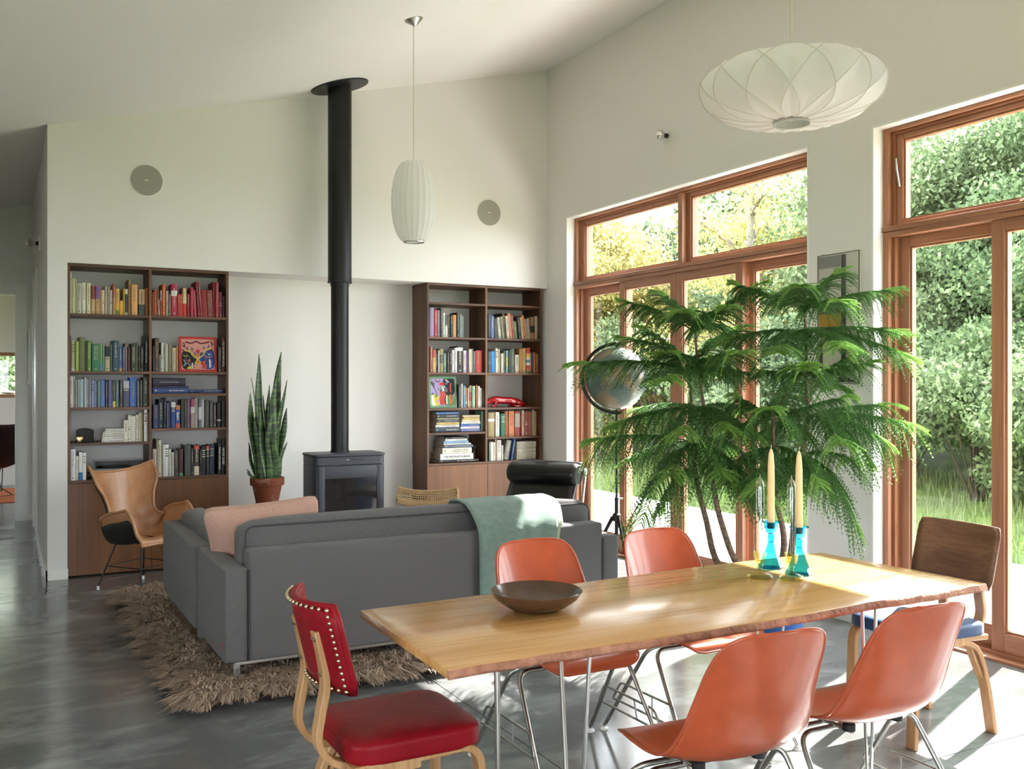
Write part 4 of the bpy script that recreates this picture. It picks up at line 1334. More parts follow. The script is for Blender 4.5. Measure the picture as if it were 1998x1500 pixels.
MB().box(.05, SW - .05, .012, .05, .112, .125).box(.05, SW - .05, AD - .06, AD - .02, .112, .125).build('base_rail', M['steel'], t, smooth=False)
M['red_tag'] = mat('red_label', 'c0392b', .7)
MB().box(-.0015, .0, .03, .045, .19, .225).build('label_tag', M['red_tag'], t, smooth=False)

t = thing('sofa_section', 'short grey sofa section set at a right angle beyond the long sofa', 'sofa', (.92, 5.345, 0))
LB = 1.12
R = Matrix(((0, 0, 1, 0), (1, 0, 0, 0), (0, 1, 0, 0), (0, 0, 0, 1)))
poly = [(0, .125), (LB - .09, .125)] + [(LB - .09 + .09 * math.sin(a), .215 - .09 * math.cos(a)) for a in [math.pi / 2 * k / 6 for k in range(1, 7)]] + [(LB, .57), (0, .57)]
MB().prism(poly, 0, .12, R).build('back_frame', M['sofa'], t, bevel=.012, seg=3)
MB().box(.12, .86, .01, LB - .01, .13, .27).build('seat_deck', M['sofa'], t, bevel=.012)
for k in range(2):
    place(puff(.72, LB / 2 - .008, .17, 10, .06), (.49, LB * (k * .5 + .25), .352)).build('seat_cushion', M['sofa'], t, angle=3.2)
    place(puff(.16, LB / 2 - .01, .32, 7, .12), (.20, LB * (k * .5 + .25), .48), (0, -.22, 0)).build('back_cushion', M['sofa'], t, angle=3.2)
for x in (.03, .80):
    for y in (.06, LB - .1):
        MB().box(x, x + .03, y, y + .008, .0, .13).build('leg', M['steel'], t, bevel=.001, seg=1)

M['pink'] = mat('pink_woven_tweed', 'cda596', .95, spec=.15, col2='a97868', scale=150, stretch=(1, 1, 2.6), detail=3, lo=.52, hi=.72, bump=.5, bscale=260, sheen=.1)
t = thing('throw_pillow', 'large pink tweed pillow in the corner of the sofa', 'pillow', (1.245, 5.10, .605))
t.rotation_euler = (.30, -.10, math.atan2(-.2, .574))
place(puff(.60, .46, .17, 12, .45, 18, .62), (0, 0, 0), (math.pi / 2, 0, 0)).build('cover', M['pink'], t, angle=3.2)
# green throw over the sofa back
M['throw'] = mat('sage_wool_throw', '7f918a', .95, spec=.15, col2='728680', scale=30, bump=.3, bscale=300, sheen=.3)
M['throw_edge'] = mat('pale_throw_binding', 'a4b09c', .9, sheen=.2)
prof = [(4.582, .20), (4.580, .40), (4.580, .56), (4.584, .63), (4.597, .675), (4.625, .708), (4.655, .735), (4.688, .760), (4.725, .779), (4.78, .788), (4.86, .792), (4.92, .776), (4.945, .72), (4.95, .60), (4.955, .50)]
pr = catmull([(0, a, b) for a, b in prof], 4)
G = []
nx = 30
for i, p in enumerate(pr):
    row = []
    f = i / (len(pr) - 1)
    xl = 2.225 + .03 * (1 - f) - .0 * f
    xr = 2.79 - .09 * max(0, .55 - f) * 2
    for j in range(nx + 1):
        q = j / nx
        wv = .004 * math.sin(q * 21 + f * 4) * (1 - abs(.45 - f)) + .003 * math.sin(q * 9 + 1)
        row.append((xl + (xr - xl) * q, p.y - abs(wv) * (1 if p.z < .66 else .2), p.z + abs(wv) * .6))
    G.append(row)
t = thing('throw_blanket', 'sage green wool throw draped over the sofa back', 'blanket', (2.5, 4.58, .2))
o = MB().sheet([[(-(0) + a[0] - 2.5, a[1] - 4.58, a[2] - .2) for a in r] for r in G], .010, .005).build('cloth', M['throw'], t, angle=3.2)
mb = MB()
for k in range(3):
    mb.tube([(G[i][nx][0] - 2.5 + .008 + .010 * k, G[i][nx][1] - 4.58 + (.010 * k if G[i][nx][2] < .66 else 0) - .002, G[i][nx][2] - .2 - (.012 * k if G[i][nx][2] > .66 else 0)) for i in range(0, len(G), 2)], .008, 6)
mb.build('folded_edge', M['throw_edge'], t)

# ---------------------------------------------------------------- shag rug
M['shag'] = leaf_mat('brown_shag_wool', '86705f', 'ccb6a4', .15, .9)
M['rug_back'] = mat('rug_backing', '4a382c', .95)
rx0, rx1, ry0, ry1 = .775, 1.95, 4.425, 6.98
t = thing('shag_rug', 'brown shaggy wool rug under the sofas', 'rug', (rx0, ry0, 0))
MB().box(0, rx1 - rx0, 0, ry1 - ry0, .001, .015).build('backing', M['rug_back'], t, smooth=False)
nc = 3000
r = NPR
cx, cy = r.random(nc) * (rx1 - rx0), r.random(nc) * (ry1 - ry0)
k = nc // 2      # denser where it shows: front and left borders
cy[:k // 2] = r.random(k // 2) ** 1.3 * .5
cx[k // 2:k] = r.random(k - k // 2) ** 1.3 * .45
nb = 30
ca = r.random(nc) * 6.283
out = np.zeros((nc, 2))
edge = .16
out[:, 0] = -np.clip(1 - cx / edge, 0, 1) + np.clip(1 - (rx1 - rx0 - cx) / edge, 0, 1)
out[:, 1] = -np.clip(1 - cy / edge, 0, 1) + np.clip(1 - (ry1 - ry0 - cy) / edge, 0, 1)
dx = np.cos(ca) * .8 + out[:, 0] * .9
dy = np.sin(ca) * .8 + out[:, 1] * .9
n = nc * nb
ci = np.repeat(np.arange(nc), nb)
bx = cx[ci] + r.normal(size=n) * .013
by = cy[ci] + r.normal(size=n) * .013
L = .065 + .035 * r.random(n)
ddx = dx[ci] + r.normal(size=n) * .17
ddy = dy[ci] + r.normal(size=n) * .17
up = (.45 + .75 * r.random(nc))[ci] + .2 * r.random(n)
wv = r.random(n) * 6.283
wid = .0032
P0 = np.stack([bx, by, np.full(n, .012)], 1)
P1 = P0 + np.stack([ddx * L * .35, ddy * L * .35, L * .42 * up], 1)
P2 = P0 + np.stack([ddx * L * .75 + np.cos(wv) * .008, ddy * L * .75 + np.sin(wv) * .008, L * .50 * up], 1)
P3 = P0 + np.stack([ddx * L * 1.05, ddy * L * 1.05, L * .36 * up], 1)
side = np.stack([-ddy, ddx, np.zeros(n)], 1)
side /= np.linalg.norm(side, axis=1)[:, None] + 1e-9
side *= wid
V = np.stack([P0 - side, P0 + side, P1 - side, P1 + side, P2 - side, P2 + side, P3 - side * .4, P3 + side * .4], 1).reshape(-1, 3)
b0 = (np.arange(n) * 8)[:, None]
F = np.concatenate([b0 + np.array([[0, 1, 3, 2]]), b0 + np.array([[2, 3, 5, 4]]), b0 + np.array([[4, 5, 7, 6]])])
o = np_mesh('pile', V, F, M['shag'], t, False)
o['kind'] = 'stuff'

# ---------------------------------------------------------------- moulded shell chairs
M['orange'] = mat('orange_fibreglass', 'ba5634', .28, col2='ae4e2e', scale=14, coat=.25, spec=.5)
M['tube'] = mat('worn_zinc_tube', (.52, .52, .50), .32, 1.0, col2=(.42, .41, .39), scale=30)
ROWS = catmull([(.188, .412, .0), (.176, .432, 0), (.13, .441, 0), (.06, .435, 0), (-.02, .428, 0), (-.09, .428, 0), (-.15, .442, 0), (-.195, .478, 0), (-.225, .535, 0), (-.25, .605, 0), (-.273, .685, 0), (-.291, .750, 0), (-.300, .781, 0), (-.306, .799, 0), (-.309, .808, 0), (-.3105, .8125, 0)], 4)
WTAB = [(0, .125), (.008, .155), (.022, .178), (.045, .196), (.09, .209), (.18, .220), (.32, .228), (.45, .228), (.56, .218), (.68, .204), (.80, .193), (.88, .184), (.935, .170), (.965, .152), (.985, .125), (.995, .095), (1, .06)]
ETAB = [(0, .0), (.08, .006), (.2, .016), (.35, .030), (.46, .046), (.56, .056), (.68, .054), (.8, .044), (.9, .030), (1, .008)]
def shell_grid():
    n = len(ROWS)
    s = [0]
    for a, b in zip(ROWS, ROWS[1:]):
        s.append(s[-1] + (b - a).length)
    G = []
    for i, p in enumerate(ROWS):
        a, b = ROWS[max(i - 1, 0)], ROWS[min(i + 1, n - 1)]
        tg = (b - a).normalized()
        nrm = Vector((tg.y, -tg.x))          # in (y, z)
        f = s[i] / s[-1]
        w, e = interp(WTAB, f), interp(ETAB, f)
        row = []
        for j in range(25):
            q = -1 + 2 * j / 24
            k = e * abs(q) ** 2.4
            row.append((w * math.copysign(abs(q) ** .92, q), p.x + nrm.x * k, p.y + nrm.y * k))
        G.append(row)
    return G
def make_shell_chair():
    t = thing('shell_chair', 'x', 'chair', group='orange moulded shell chairs')
    G = shell_grid()
    MB().sheet([r[::-1] for r in G], .005, .0045).build('shell', M['orange'], t, angle=3.2)
    for sy, nm in ((1, 'front'), (-1, 'rear')):
        p = bent([(-.27, .28 * sy, .012), (-.236, .022 * sy, .396), (.236, .022 * sy, .396), (.27, .28 * sy, .012)], .05, 8)
        MB().tube(p, .0085, 10).build('leg_tube', M['tube'], t)
    MB().tube([(-.10, -.10, .405), (-.10, .13, .405)], .007, 8).tube([(.10, -.10, .405), (.10, .13, .405)], .007, 8).build('cross_bar', M['tube'], t)
    for x in (-.10, .10):
        for y in (-.085, .115):
            MB().lathe([(.019, .405), (.019, .424), (.012, .430)], 14, (x, y, 0)).build('shock_mount', M['rubber'], t)
    for s in (-1, 1):
        X = lambda z: s * (.27 - .034 * (z / .395)) + s * .010
        Y = lambda z: .28 - .258 * z / .395
        lp = []
        for z, y in ((.150, -Y(.150) - .03), (.150, Y(.150) + .03), (.225, Y(.225) + .035), (.225, -Y(.225) - .035)):
            lp.append((X(z) + s * .004, y, z))
        lp = bent(lp + [lp[0]], .022, 4)
        MB().tube(lp, .0045, 7).build('stacking_loop', M['tube'], t)
        MB().tube([(X(.150) + s * .004, .05, .150), (X(.225) + s * .004, .04, .225)], .0035, 6).build('loop_bar', M['tube'], t)
        for sy in (-1, 1):
            MB().lathe([(.020, 0), (.020, .006), (.013, .010), (.010, .018)], 14, (s * .27, sy * .28, 0)).build('foot_glide', M['white_plastic'], t)
    return t
sh0 = make_shell_chair()
for i, (x, y, rz, lab) in enumerate([
        (1.893, 3.08, math.pi, 'orange shell chair on the far side of the table, in front of the green throw'),
        (2.503, 3.08, math.pi + .02, 'orange shell chair on the far side of the table, beside the globe stand'),
        (1.765, 2.12, -.06, 'orange shell chair on the near side, closest to the camera'),
        (2.345, 2.14, -.02, 'orange shell chair on the near side, next to the blue-seated chair')]):
    c = sh0 if i == 0 else dup(sh0)
    c.location = (x, y, 0)
    c.rotation_euler = (0, 0, rz)
    c['label'] = lab

# ---------------------------------------------------------------- bent plywood chairs
M['birch'] = wood('bent_birch_ply', 'a87c52', 'c9a074', 'b88c60', 'z', 12, .4)
M['birch_warm'] = wood('bent_oak_ply', '9c7048', 'c29a6a', 'b0835a', 'z', 12, .4)
M['red_vinyl'] = mat('worn_red_vinyl', '901320', .42, col2='7c0f19', scale=7, spec=.2, bump=.12, bscale=40)
M['blue_fabric'] = mat('navy_blue_seat_vinyl', '24416f', .45, col2='1f3860', scale=20)
M['back_ply'] = wood('dark_birch_back', '5f3f2a', '8a6244', '74503a', 'x', 9, .38, coat=.15)
M['dark_screw'] = mat('aged_screw', (.30, .27, .22), .35, 1.0)
M['brass'] = mat('brass_nail', (.72, .62, .42), .25, 1.0)
def strip_tube(path, wx, th):
    """flat bent-ply strip: wide in x, thin in its own plane (path lies in the y-z plane)"""
    mb = MB()
    P = [Vector(p) for p in path]
    vs, fs = [], []
    for i, p in enumerate(P):
        tg = (P[min(i + 1, len(P) - 1)] - P[max(i - 1, 0)]).normalized()
        nn = Vector((0, -tg.z, tg.y)) * th / 2
        for a, b in ((-1, -1), (1, -1), (1, 1), (-1, 1)):
            q = p + nn * b
            vs.append((q.x + a * wx / 2, q.y, q.z))
    for i in range(len(P) - 1):
        for k in range(4):
            fs.append((i * 4 + k, i * 4 + (k + 1) % 4, i * 4 + 4 + (k + 1) % 4, i * 4 + 4 + k))
    fs += [(3, 2, 1, 0), tuple((len(P) - 1) * 4 + k for k in range(4))]
    return mb.add(vs, fs)
def curved_panel(w, z0, z1, y0, y1, bow, th, n=14, m=8, rc=.02):
    """upright panel bowed so that its side edges come forward; leans from y0 (bottom) to y1 (top)"""
    G = []
    for i in range(m + 1):
        f = i / m
        dz = (z1 - z0)
        inset = 0.0
        if f < .12:
            inset = rc * (1 - math.sqrt(max(0, 1 - (1 - f / .12) ** 2)))
        if f > .88:
            inset = rc * (1 - math.sqrt(max(0, 1 - ((f - .88) / .12) ** 2)))
        row = []
        for j in range(n + 1):
            q = -1 + 2 * j / n
            ww = w / 2 - inset
            row.append((ww * q, y0 + (y1 - y0) * f + bow * q * q, z0 + dz * f))
        G.append(row)
    return G
def ply_chair(name, label, back):
    t = thing(name, label, 'chair')
    wm = M['birch'] if back == 'red' else M['birch_warm']
    for s in (-1, 1):
        x = s * .165
        # seat rail bending down into the front leg
        MB_p = bent([(x, -.18, .405), (x, .205, .418), (x, .225, 0)], .075, 10)
        strip_tube([tuple(p) for p in MB_p], .046, .022).build('front_leg', wm, t, bevel=.003, seg=1)
        xs = s * .095
        st = catmull([(xs, -.02, .388), (xs, -.12, .390), (xs, -.205, .412), (xs, -.245, .470), (xs, -.238, .545), (xs, -.225, .62), (xs, -.235, .70), (xs, -.252, .775)], 6)
        strip_tube([tuple(p) for p in st], .046, .020).build('back_post', wm, t, bevel=.003, seg=1)
        rl = catmull([(x, .02, .395), (x, -.07, .388), (x, -.135, .340), (x, -.185, .20), (x, -.225, 0)], 6)
        strip_tube([tuple(p) for p in rl], .046, .022).build('rear_leg', wm, t, bevel=.003, seg=1)
        br = catmull([(x, -.09, .375), (x, -.11, .33), (x, -.155, .24)], 5)
        strip_tube([tuple(p) for p in br], .028, .012).build('brace', wm, t)
    MB().box(-.15, .15, .10, .13, .385, .407).box(-.15, .15, -.13, -.10, .385, .407).build('cross_rail', wm, t, bevel=.002, seg=1)
    if back == 'red':
        place(puff(.385, .40, .075, 7, .28), (0, .02, .442)).build('seat', M['red_vinyl'], t, angle=3.2)
        G = curved_panel(.345, .615, .845, -.205, -.262, .052, .03)
        bk = MB().sheet(G, .026, .010).build('backrest', M['red_vinyl'], t, angle=3.2)
        # brass nail heads along the rear edge of the padding
        pts = []
        for k in range(15):
            q = -.98 + 1.96 * k / 14
            pts.append((q, .985))
            pts.append((q, .015))
        for k in range(1, 13):
            pts.append((.98, .015 + .97 * k / 13))
            pts.append((-.98, .015 + .97 * k / 13))
        head = None
        for q, f in pts:
            y = -.205 - .057 * f + .052 * q * q - .0285
            p = (q * .1725, y - .004, .615 + .23 * f)
            if head is None:
                head = MB().ball((0, 0, 0), .0058, 8, 6).build('nail_head', M['brass'], bk, loc=p)
            else:
                c = head.copy()
                COL.objects.link(c)
                c.location = p
    else:
        place(puff(.39, .40, .06, 8, .22), (0, .02, .440)).build('seat', M['blue_fabric'], t, angle=3.2)
        G = curved_panel(.405, .60, .845, -.198, -.262, .035, .012, rc=.010)
        MB().sheet(G, .012, .005).build('backrest', M['back_ply'], t, angle=3.2)
    for s in (-1, 1):
        for z, y in ((.655, -.241), (.752, -.259)):
            for dx in (-.011, .011):
                MB().lathe([(.0055, 0), (.005, .002), (.001, .003)], 8, (0, 0, 0), Matrix.Rotation(math.pi / 2, 4, 'X')).build('screw', M['dark_screw'], t, loc=(s * .095 + dx, y, z))
    return t
c = ply_chair('red_dining_chair', 'bent plywood chair with brass-nailed red vinyl back at the table end', 'red')
c.location, c.rotation_euler = (1.005, 2.635, 0), (0, 0, -math.pi / 2)
c = ply_chair('blue_dining_chair', 'bent plywood chair with dark wooden back and blue seat by the window', 'blue')
c.location, c.rotation_euler = (3.41, 2.745, 0), (0, 0, math.pi / 2 - .06)

# ---------------------------------------------------------------- dining table
M['slab'] = wood('live_edge_slab_top', 'b8834a', 'e0b27a', 'cf9c62', 'x', 5.5, .22, coat=.35)
M['bark_edge'] = mat('barky_live_edge', 'bd866c', .7, col2='94604a', scale=22, bump=.9, bscale=60)
t = thing('dining_table', 'live-edge wooden slab dining table on hairpin legs', 'table', (2.0, 2.52, 0))
far = [(.984, 2.842), (1.25, 2.855), (1.55, 2.868), (1.787, 2.872), (2.05, 2.892), (2.335, 2.912), (2.7, 2.916), (3.016, 2.914)]
near = [(3.063, 2.189), (2.75, 2.172), (2.5, 2.178), (2.23, 2.160), (1.95, 2.150), (1.631, 2.147), (1.3, 2.156), (.969, 2.151)]
nn_ = catmull([(a, b, 0) for a, b in near], 6)
nr = [(p.x, p.y + .0018 * math.sin(p.x * 31) + .0012 * math.sin(p.x * 77)) for p in nn_]
ff_ = [(p.x, p.y) for p in catmull([(a, b, 0) for a, b in far], 6)]
poly = [(a - 2.0, b - 2.52) for a, b in ff_ + nr][::-1]
poly = poly[::-1] if False else poly
MB().prism(poly, .716, .740).build('top', M['slab'], t, bevel=.002, seg=2)
mb = MB()
for zz, off in ((.716, .003), (.7375, .0)):
    pass
# rough bark strip along the near edge
G = []
for i, (a, b) in enumerate(nr):
    G.append([(a - 2.0, b - 2.52 - .0012 - .0018 * abs(math.sin(a * 53 + k * 2.1)) * (1 if 0 < k < 4 else .15) - (.004 if k < 3 else 0), .7155 + .0225 * k / 4) for k in range(5)])
mb.sheet(G[::-1], .004)
mb.build('live_edge', M['bark_edge'], t, angle=3.2)
for lx, ly, ang in ((1.41, 2.27, 1.75), (1.40, 2.72, 1.0), (2.57, 2.27, .35), (2.57, 2.74, 2.4)):
    d = Vector((math.cos(ang), math.sin(ang), 0))
    b = Vector((lx - 2.0, ly - 2.52, 0))
    foot = b + d * 0
    path = bent([tuple(b - d * .062 + Vector((0, 0, .714))), tuple(b - d * .008 + Vector((0, 0, .008))), tuple(b + d * .008 + Vector((0, 0, .008))), tuple(b + d * .062 + Vector((0, 0, .714)))], .012, 4)
    lg = MB().tube(path, .0058, 8).build('hairpin_leg', M['steel'], t)
    MB().box(-.075, .075, -.04, .04, .711, .7158, Matrix.Translation(b) @ Matrix.Rotation(ang, 4, 'Z')).build('mounting_plate', M['steel'], lg, smooth=False)

M['bowl'] = mat('brown_glazed_stoneware', '5a4030', .25, col2='4a3426', scale=6, coat=.2)
t = thing('bowl', 'wide shallow brown ceramic bowl on the table', 'bowl', (1.475, 2.60, .7405))
MB().lathe([(.001, .012), (.06, .012), (.09, .018), (.125, .040), (.138, .058), (.1405, .0605), (.1435, .058), (.130, .036), (.10, .014), (.075, .005), (.072, 0), (.001, 0)], 56).build('body', M['bowl'], t, angle=1.2)

# ---------------------------------------------------------------- candlesticks and candles
M['blue_glass'] = clear_glass('turquoise_glass', (.10, .52, .74), 1.45)
M['yellow_glass'] = clear_glass('pale_yellow_glass', (.95, .94, .68), 1.5)
M['wax'] = mat('beeswax', 'f8dca4', .45, spec=.4)
M['clear_tube'] = clear_glass('clear_blown_glass', (.94, .95, .94), 1.55)
M['wick'] = mat('wick', 'd8d2c4', .9)
for k, (x, y, lab, lab2) in enumerate([(2.60, 2.765, 'turquoise glass candlestick, the farther of the two', 'yellow taper candle in the farther turquoise candlestick'), (2.60, 2.62, 'turquoise glass candlestick, the nearer of the two', 'yellow taper candle in the nearer turquoise candlestick')]):
    t = thing('blue_candlestick', lab, 'candlestick', (x, y, .7405), 0, 'turquoise glass candlesticks')
    MB().lathe([(.001, .0), (.048, 0), (.050, .006), (.042, .016), (.030, .045), (.016, .085), (.012, .098)], 8).build('base', M['blue_glass'], t, angle=.3)
    MB().lathe([(.012, .098), (.013, .125), (.0115, .13)], 8).build('stem', M['blue_glass'], t, angle=.3)
    MB().lathe([(.0115, .13), (.020, .138), (.026, .160), (.027, .168), (.036, .173), (.036, .176), (.017, .174), (.0145, .150), (.001, .148)], 20).build('cup', M['blue_glass'], t)
    c = thing('taper_candle', lab2, 'candle', (x, y, .890), 0, 'yellow taper candles')
    MB().lathe([(.0135, 0), (.0138, .1), (.0125, .24), (.009, .285), (.004, .302), (.001, .304)], 20).build('wax', M['wax'], c)
    MB().tube([(0, 0, .302), (.001, 0, .312), (.006 * (1 if k else .3), 0, .320)], .0012, 6).build('wick', M['wick'], c)
for k, (x, y, lab, lab2) in enumerate([(2.425, 2.635, 'pale yellow glass candlestick on the left', 'clear glass taper in the left yellow candlestick'), (2.507, 2.563, 'pale yellow glass candlestick between the turquoise ones', 'clear glass taper in the right yellow candlestick')]):
    t = thing('yellow_candlestick', lab, 'candlestick', (x, y, .7405), 0, 'pale yellow glass candlesticks')
    pr = []
    MB().lathe([(.001, .002), (.045, .002), (.048, .007), (.042, .016), (.024, .023), (.012, .028), (.001, .028)], 28).build('base', M['yellow_glass'], t)
    MB().lathe([(.011, .028), (.008, .036), (.012, .045), (.0095, .05)], 16).build('stem', M['yellow_glass'], t)
    MB().lathe([(.0095, .05), (.018, .056), (.023, .075), (.026, .095), (.024, .095), (.0165, .062), (.001, .060)], 12).build('cup', M['yellow_glass'], t, angle=.3)
    c = thing('glass_taper', lab2, 'candle', (x, y, .8015), 0, 'clear glass tapers')
    MB().lathe([(.001, 0), (.0145, .001), (.0155, .02), (.0165, .27), (.013, .287), (.006, .296), (.003, .303), (.001, .303), (.001, .295), (.011, .284), (.0145, .268), (.0135, .02), (.001, .006)], 20).build('tube', M['clear_tube'], c)
    MB().lathe([(.0134, .012), (.0134, .13), (.001, .1302)], 16).build('oil', clear_glass('lamp_oil', (.93, .93, .92), 1.4), c)
    MB().tube([(0, 0, .26), (0, 0, .312)], .0011, 6).build('wick', M['wick'], c)

# ---------------------------------------------------------------- tan leather wing shell chair
M['tan_leather'] = mat('tan_leather', 'b58560', .34, col2='9c6c48', scale=5, spec=.5, bump=.05, bscale=120, coat=.1)
M['dark_shell'] = mat('charcoal_shell_back', '201e1e', .65)
t = thing('wing_shell_chair', 'tan leather wingback shell chair on thin black legs', 'armchair', (.885, 7.27, 0), math.atan2(-.6, -.8))
PR = catmull([(.285, .345, 0), (.275, .372, 0), (.20, .372, 0), (.08, .338, 0), (-.04, .327, 0), (-.12, .348, 0), (-.17, .42, 0), (-.205, .50, 0), (-.235, .60, 0), (-.262, .70, 0), (-.285, .79, 0), (-.290, .81, 0)], 5)
sl = [0]
for a, b in zip(PR, PR[1:]):
    sl.append(sl[-1] + (b - a).length)
WT = [(0, .235), (.06, .25), (.2, .262), (.35, .265), (.45, .262), (.56, .235), (.66, .20), (.78, .22), (.9, .275), (1.0, .285)]
# rise of the side edge: arms over the seat, waist, wings on the back
UP = [(0, .0), (.05, .03), (.10, .15), (.17, .225), (.30, .228), (.42, .180), (.52, .105), (.62, .055), (1, .03)]
FW_ = [(0, 0), (.40, .0), (.52, .10), (.62, .115), (.75, .13), (.88, .135), (.97, .115), (1.0, .10)]
G = []
for i, p in enumerate(PR):
    f = sl[i] / sl[-1]
    w, u, fw = interp(WT, f), interp(UP, f), interp(FW_, f)
    row = []
    for j in range(33):
        q = -1 + 2 * j / 32
        k = abs(q) ** (5.5 if f < .42 else 5.5 - 2.3 * min(1, (f - .42) / .2))
        ex = .58 if f < .42 else .58 + .22 * min(1, (f - .42) / .2)
        wing = .03 * max(0, f - .85) / .15 * abs(q) ** 2
        row.append((w * math.copysign(abs(q) ** ex, q) + math.copysign(.03 * k * (1 if f < .45 else .2), q), p.x + fw * abs(q) ** 2.2, p.y + u * k + wing))
    G.append(row)
MB().sheet([r[::-1] for r in G], .007, .011).build('leather_shell', M['tan_leather'], t, angle=3.2)
# dark back of the shell, just outside the leather
G2 = []
for i in range(len(G)):
    row = []
    for j in range(33):
        a = Vector(G[min(i + 1, len(G) - 1)][j]) - Vector(G[max(i - 1, 0)][j])
        b = Vector(G[i][min(j + 1, 32)]) - Vector(G[i][max(j - 1, 0)])
        nn = b.cross(a).normalized()
        row.append(tuple(Vector(G[i][j]) + nn * (-.0085)))
    G2.append(row)
c0 = Vector(G2[20][16]) - Vector(G[20][16])
if c0.z > 0:
    G2 = [[tuple(Vector(a) * 2 - Vector(b)) for a, b in zip(r1, r2)] for r1, r2 in zip(G, G2)]
MB().sheet([r[1:-1][::-1] for r in G2[1:-1]], .004).build('shell_back', M['dark_shell'], t, angle=3.2)
FEET = [(-.195, .205), (.195, .205), (-.205, -.19), (.205, -.19)]
for fx, fy in FEET:
    top = (fx * .62, fy * .62 if fy > 0 else fy * .5, .335)
    lg = MB().tube([top, (fx, fy, .022)], .0062, 8).build('leg', M['black'], t)
    MB().lathe([(.009, 0), (.009, .026), (.006, .028)], 12, (fx, fy, 0)).build('foot_cap', M['white_plastic'], lg)
def legpt(k, z):
    fx, fy = FEET[k]
    a = Vector((fx * .62, fy * .62 if fy > 0 else fy * .5, .335))
    b = Vector((fx, fy, .022))
    return tuple(b.lerp(a, (z - .022) / .313))
for a, b in ((0, 1), (1, 3), (3, 2), (2, 0)):
    MB().tube([legpt(a, .165), legpt(b, .165)], .0038, 6).build('stretcher', M['black'], t)
MB().tube([(-.121, .127, .335), (.121, .127, .335), (.127, -.095, .335), (-.127, -.095, .335)], .006, 8, closed=True).build('seat_bracket', M['black'], t)

# ---------------------------------------------------------------- black leather lounge chair with sheepskin
M['black_leather'] = mat('black_leather', '141416', .30, spec=.6, bump=.08, bscale=90)
t = thing('lounge_chair', 'black leather lounge chair with head roll and chrome frame', 'armchair', (3.70, 6.34, 0), math.pi - 1.0)
# local: y forward (towards the room front = world -y is forward); sitter faces world +y, so the roll is nearest us
pr = catmull([(0, -.02, .80), (0, .04, .70), (0, .13, .56), (0, .24, .42), (0, .34, .36), (0, .50, .36), (0, .70, .42), (0, .86, .40)], 5)
t.rotation_euler = (0, 0, math.pi - 1.0)
G = []
for p in pr:
    row = []
    for j in range(13):
        q = -1 + 2 * j / 12
        row.append((q * (.265 + .03 * max(0, (.62 - p.z))), p.y, p.z + .012 * (1 - q * q) * -1))
    G.append(row)
MB().sheet(G, .055, .022).build('sling', M['black_leather'], t, angle=3.2)
rl = []
for k in range(9):
    pass
MB().lathe([(.001, -.292), (.070, -.290), (.082, -.274), (.086, -.25), (.086, .25), (.082, .274), (.070, .290), (.001, .292)], 28, (0, .065, .765), Matrix.Rotation(math.pi / 2, 4, 'Y')).build('head_roll', M['black_leather'], t)
MB().lathe([(.001, -.27), (.048, -.268), (.055, -.25), (.055, .25), (.048, .268), (.001, .27)], 20, (0, -.045, .800), Matrix.Rotation(math.pi / 2, 4, 'Y')).build('pad', M['black_leather'], t)
for s in (-1, 1):
    MB().tube(bent([(s * .305, -.03, .80), (s * .318, .07, .55), (s * .315, .14, .14), (s * .315, .12, .012), (s * .315, .85, .012)], .08, 6), .011, 10).build('frame_tube', M['chrome'], t)
    MB().lathe([(.018, -.004), (.018, .004)], 14, (s * .305, -.02, .792), Matrix.Rotation(math.pi / 2, 4, 'Y')).build('strap_ring', M['white_plastic'], t)
    MB().tube([(s * .285, -.05, .775), (s * .312, .03, .775), (s * .300, .05, .79), (s * .28, -.02, .80)], .006, 6, closed=True).build('strap', M['black_leather'], t)
MB().tube([(-.315, .85, .012), (.315, .85, .012)], .011, 10).tube([(-.315, .15, .012), (.315, .15, .012)], .011, 10).build('base_bar', M['chrome'], t)
M['sheep'] = leaf_mat('brown_sheepskin', '2c1c14', '6a4836', .1, .9)
sk = thing('sheepskin', 'brown curly sheepskin lying on the black lounge chair', 'sheepskin', (3.70, 6.34, 0), math.pi - 1.0)
n = 9000
q = NPR.random((n, 2))
yy = .075 + .34 * q[:, 1]
xx = (q[:, 0] - .5) * .44
zz = np.interp(yy, [.04, .13, .24, .34, .5], [.70, .56, .42, .36, .36]) + .03
P0 = np.stack([xx, yy - .01, zz], 1)
dirn = NPR.normal(size=(n, 3)) * .6 + np.array([0, -.25, .9])
dirn /= np.linalg.norm(dirn, axis=1)[:, None]
L = (.03 + .03 * NPR.random(n))[:, None]
sd = np.cross(dirn, NPR.normal(size=(n, 3)))
sd /= np.linalg.norm(sd, axis=1)[:, None]
P1 = P0 + dirn * L * .6
P2 = P0 + dirn * L + NPR.normal(size=(n, 3)) * .01
V = np.stack([P0 - sd * .002, P0 + sd * .002, P1 + sd * .0025, P1 - sd * .0025, P2], 1).reshape(-1, 3)
b0 = (np.arange(n) * 5)[:, None]
F = np.concatenate([b0 + np.array([[0, 1, 2, 3]]), b0 + np.array([[3, 2, 4, 4]])])
F3 = np.concatenate([b0 + np.array([[0, 1, 2]]), b0 + np.array([[0, 2, 3]]), b0 + np.array([[3, 2, 4]])])
o = np_mesh('fleece', V, F3, M['sheep'], sk, False)
o['kind'] = 'stuff'
G = [[((j / 8 - .5) * .46 * (1 - .2 * abs(i / 8 - .5)), .07 + .35 * i / 8, float(np.interp(.07 + .35 * i / 8, [.04, .13, .24, .34, .5], [.70, .56, .42, .36, .36])) + .026) for j in range(9)] for i in range(9)]
MB().sheet([r[::-1] for r in G], .008).build('hide', M['sheep'], sk, angle=3.2)

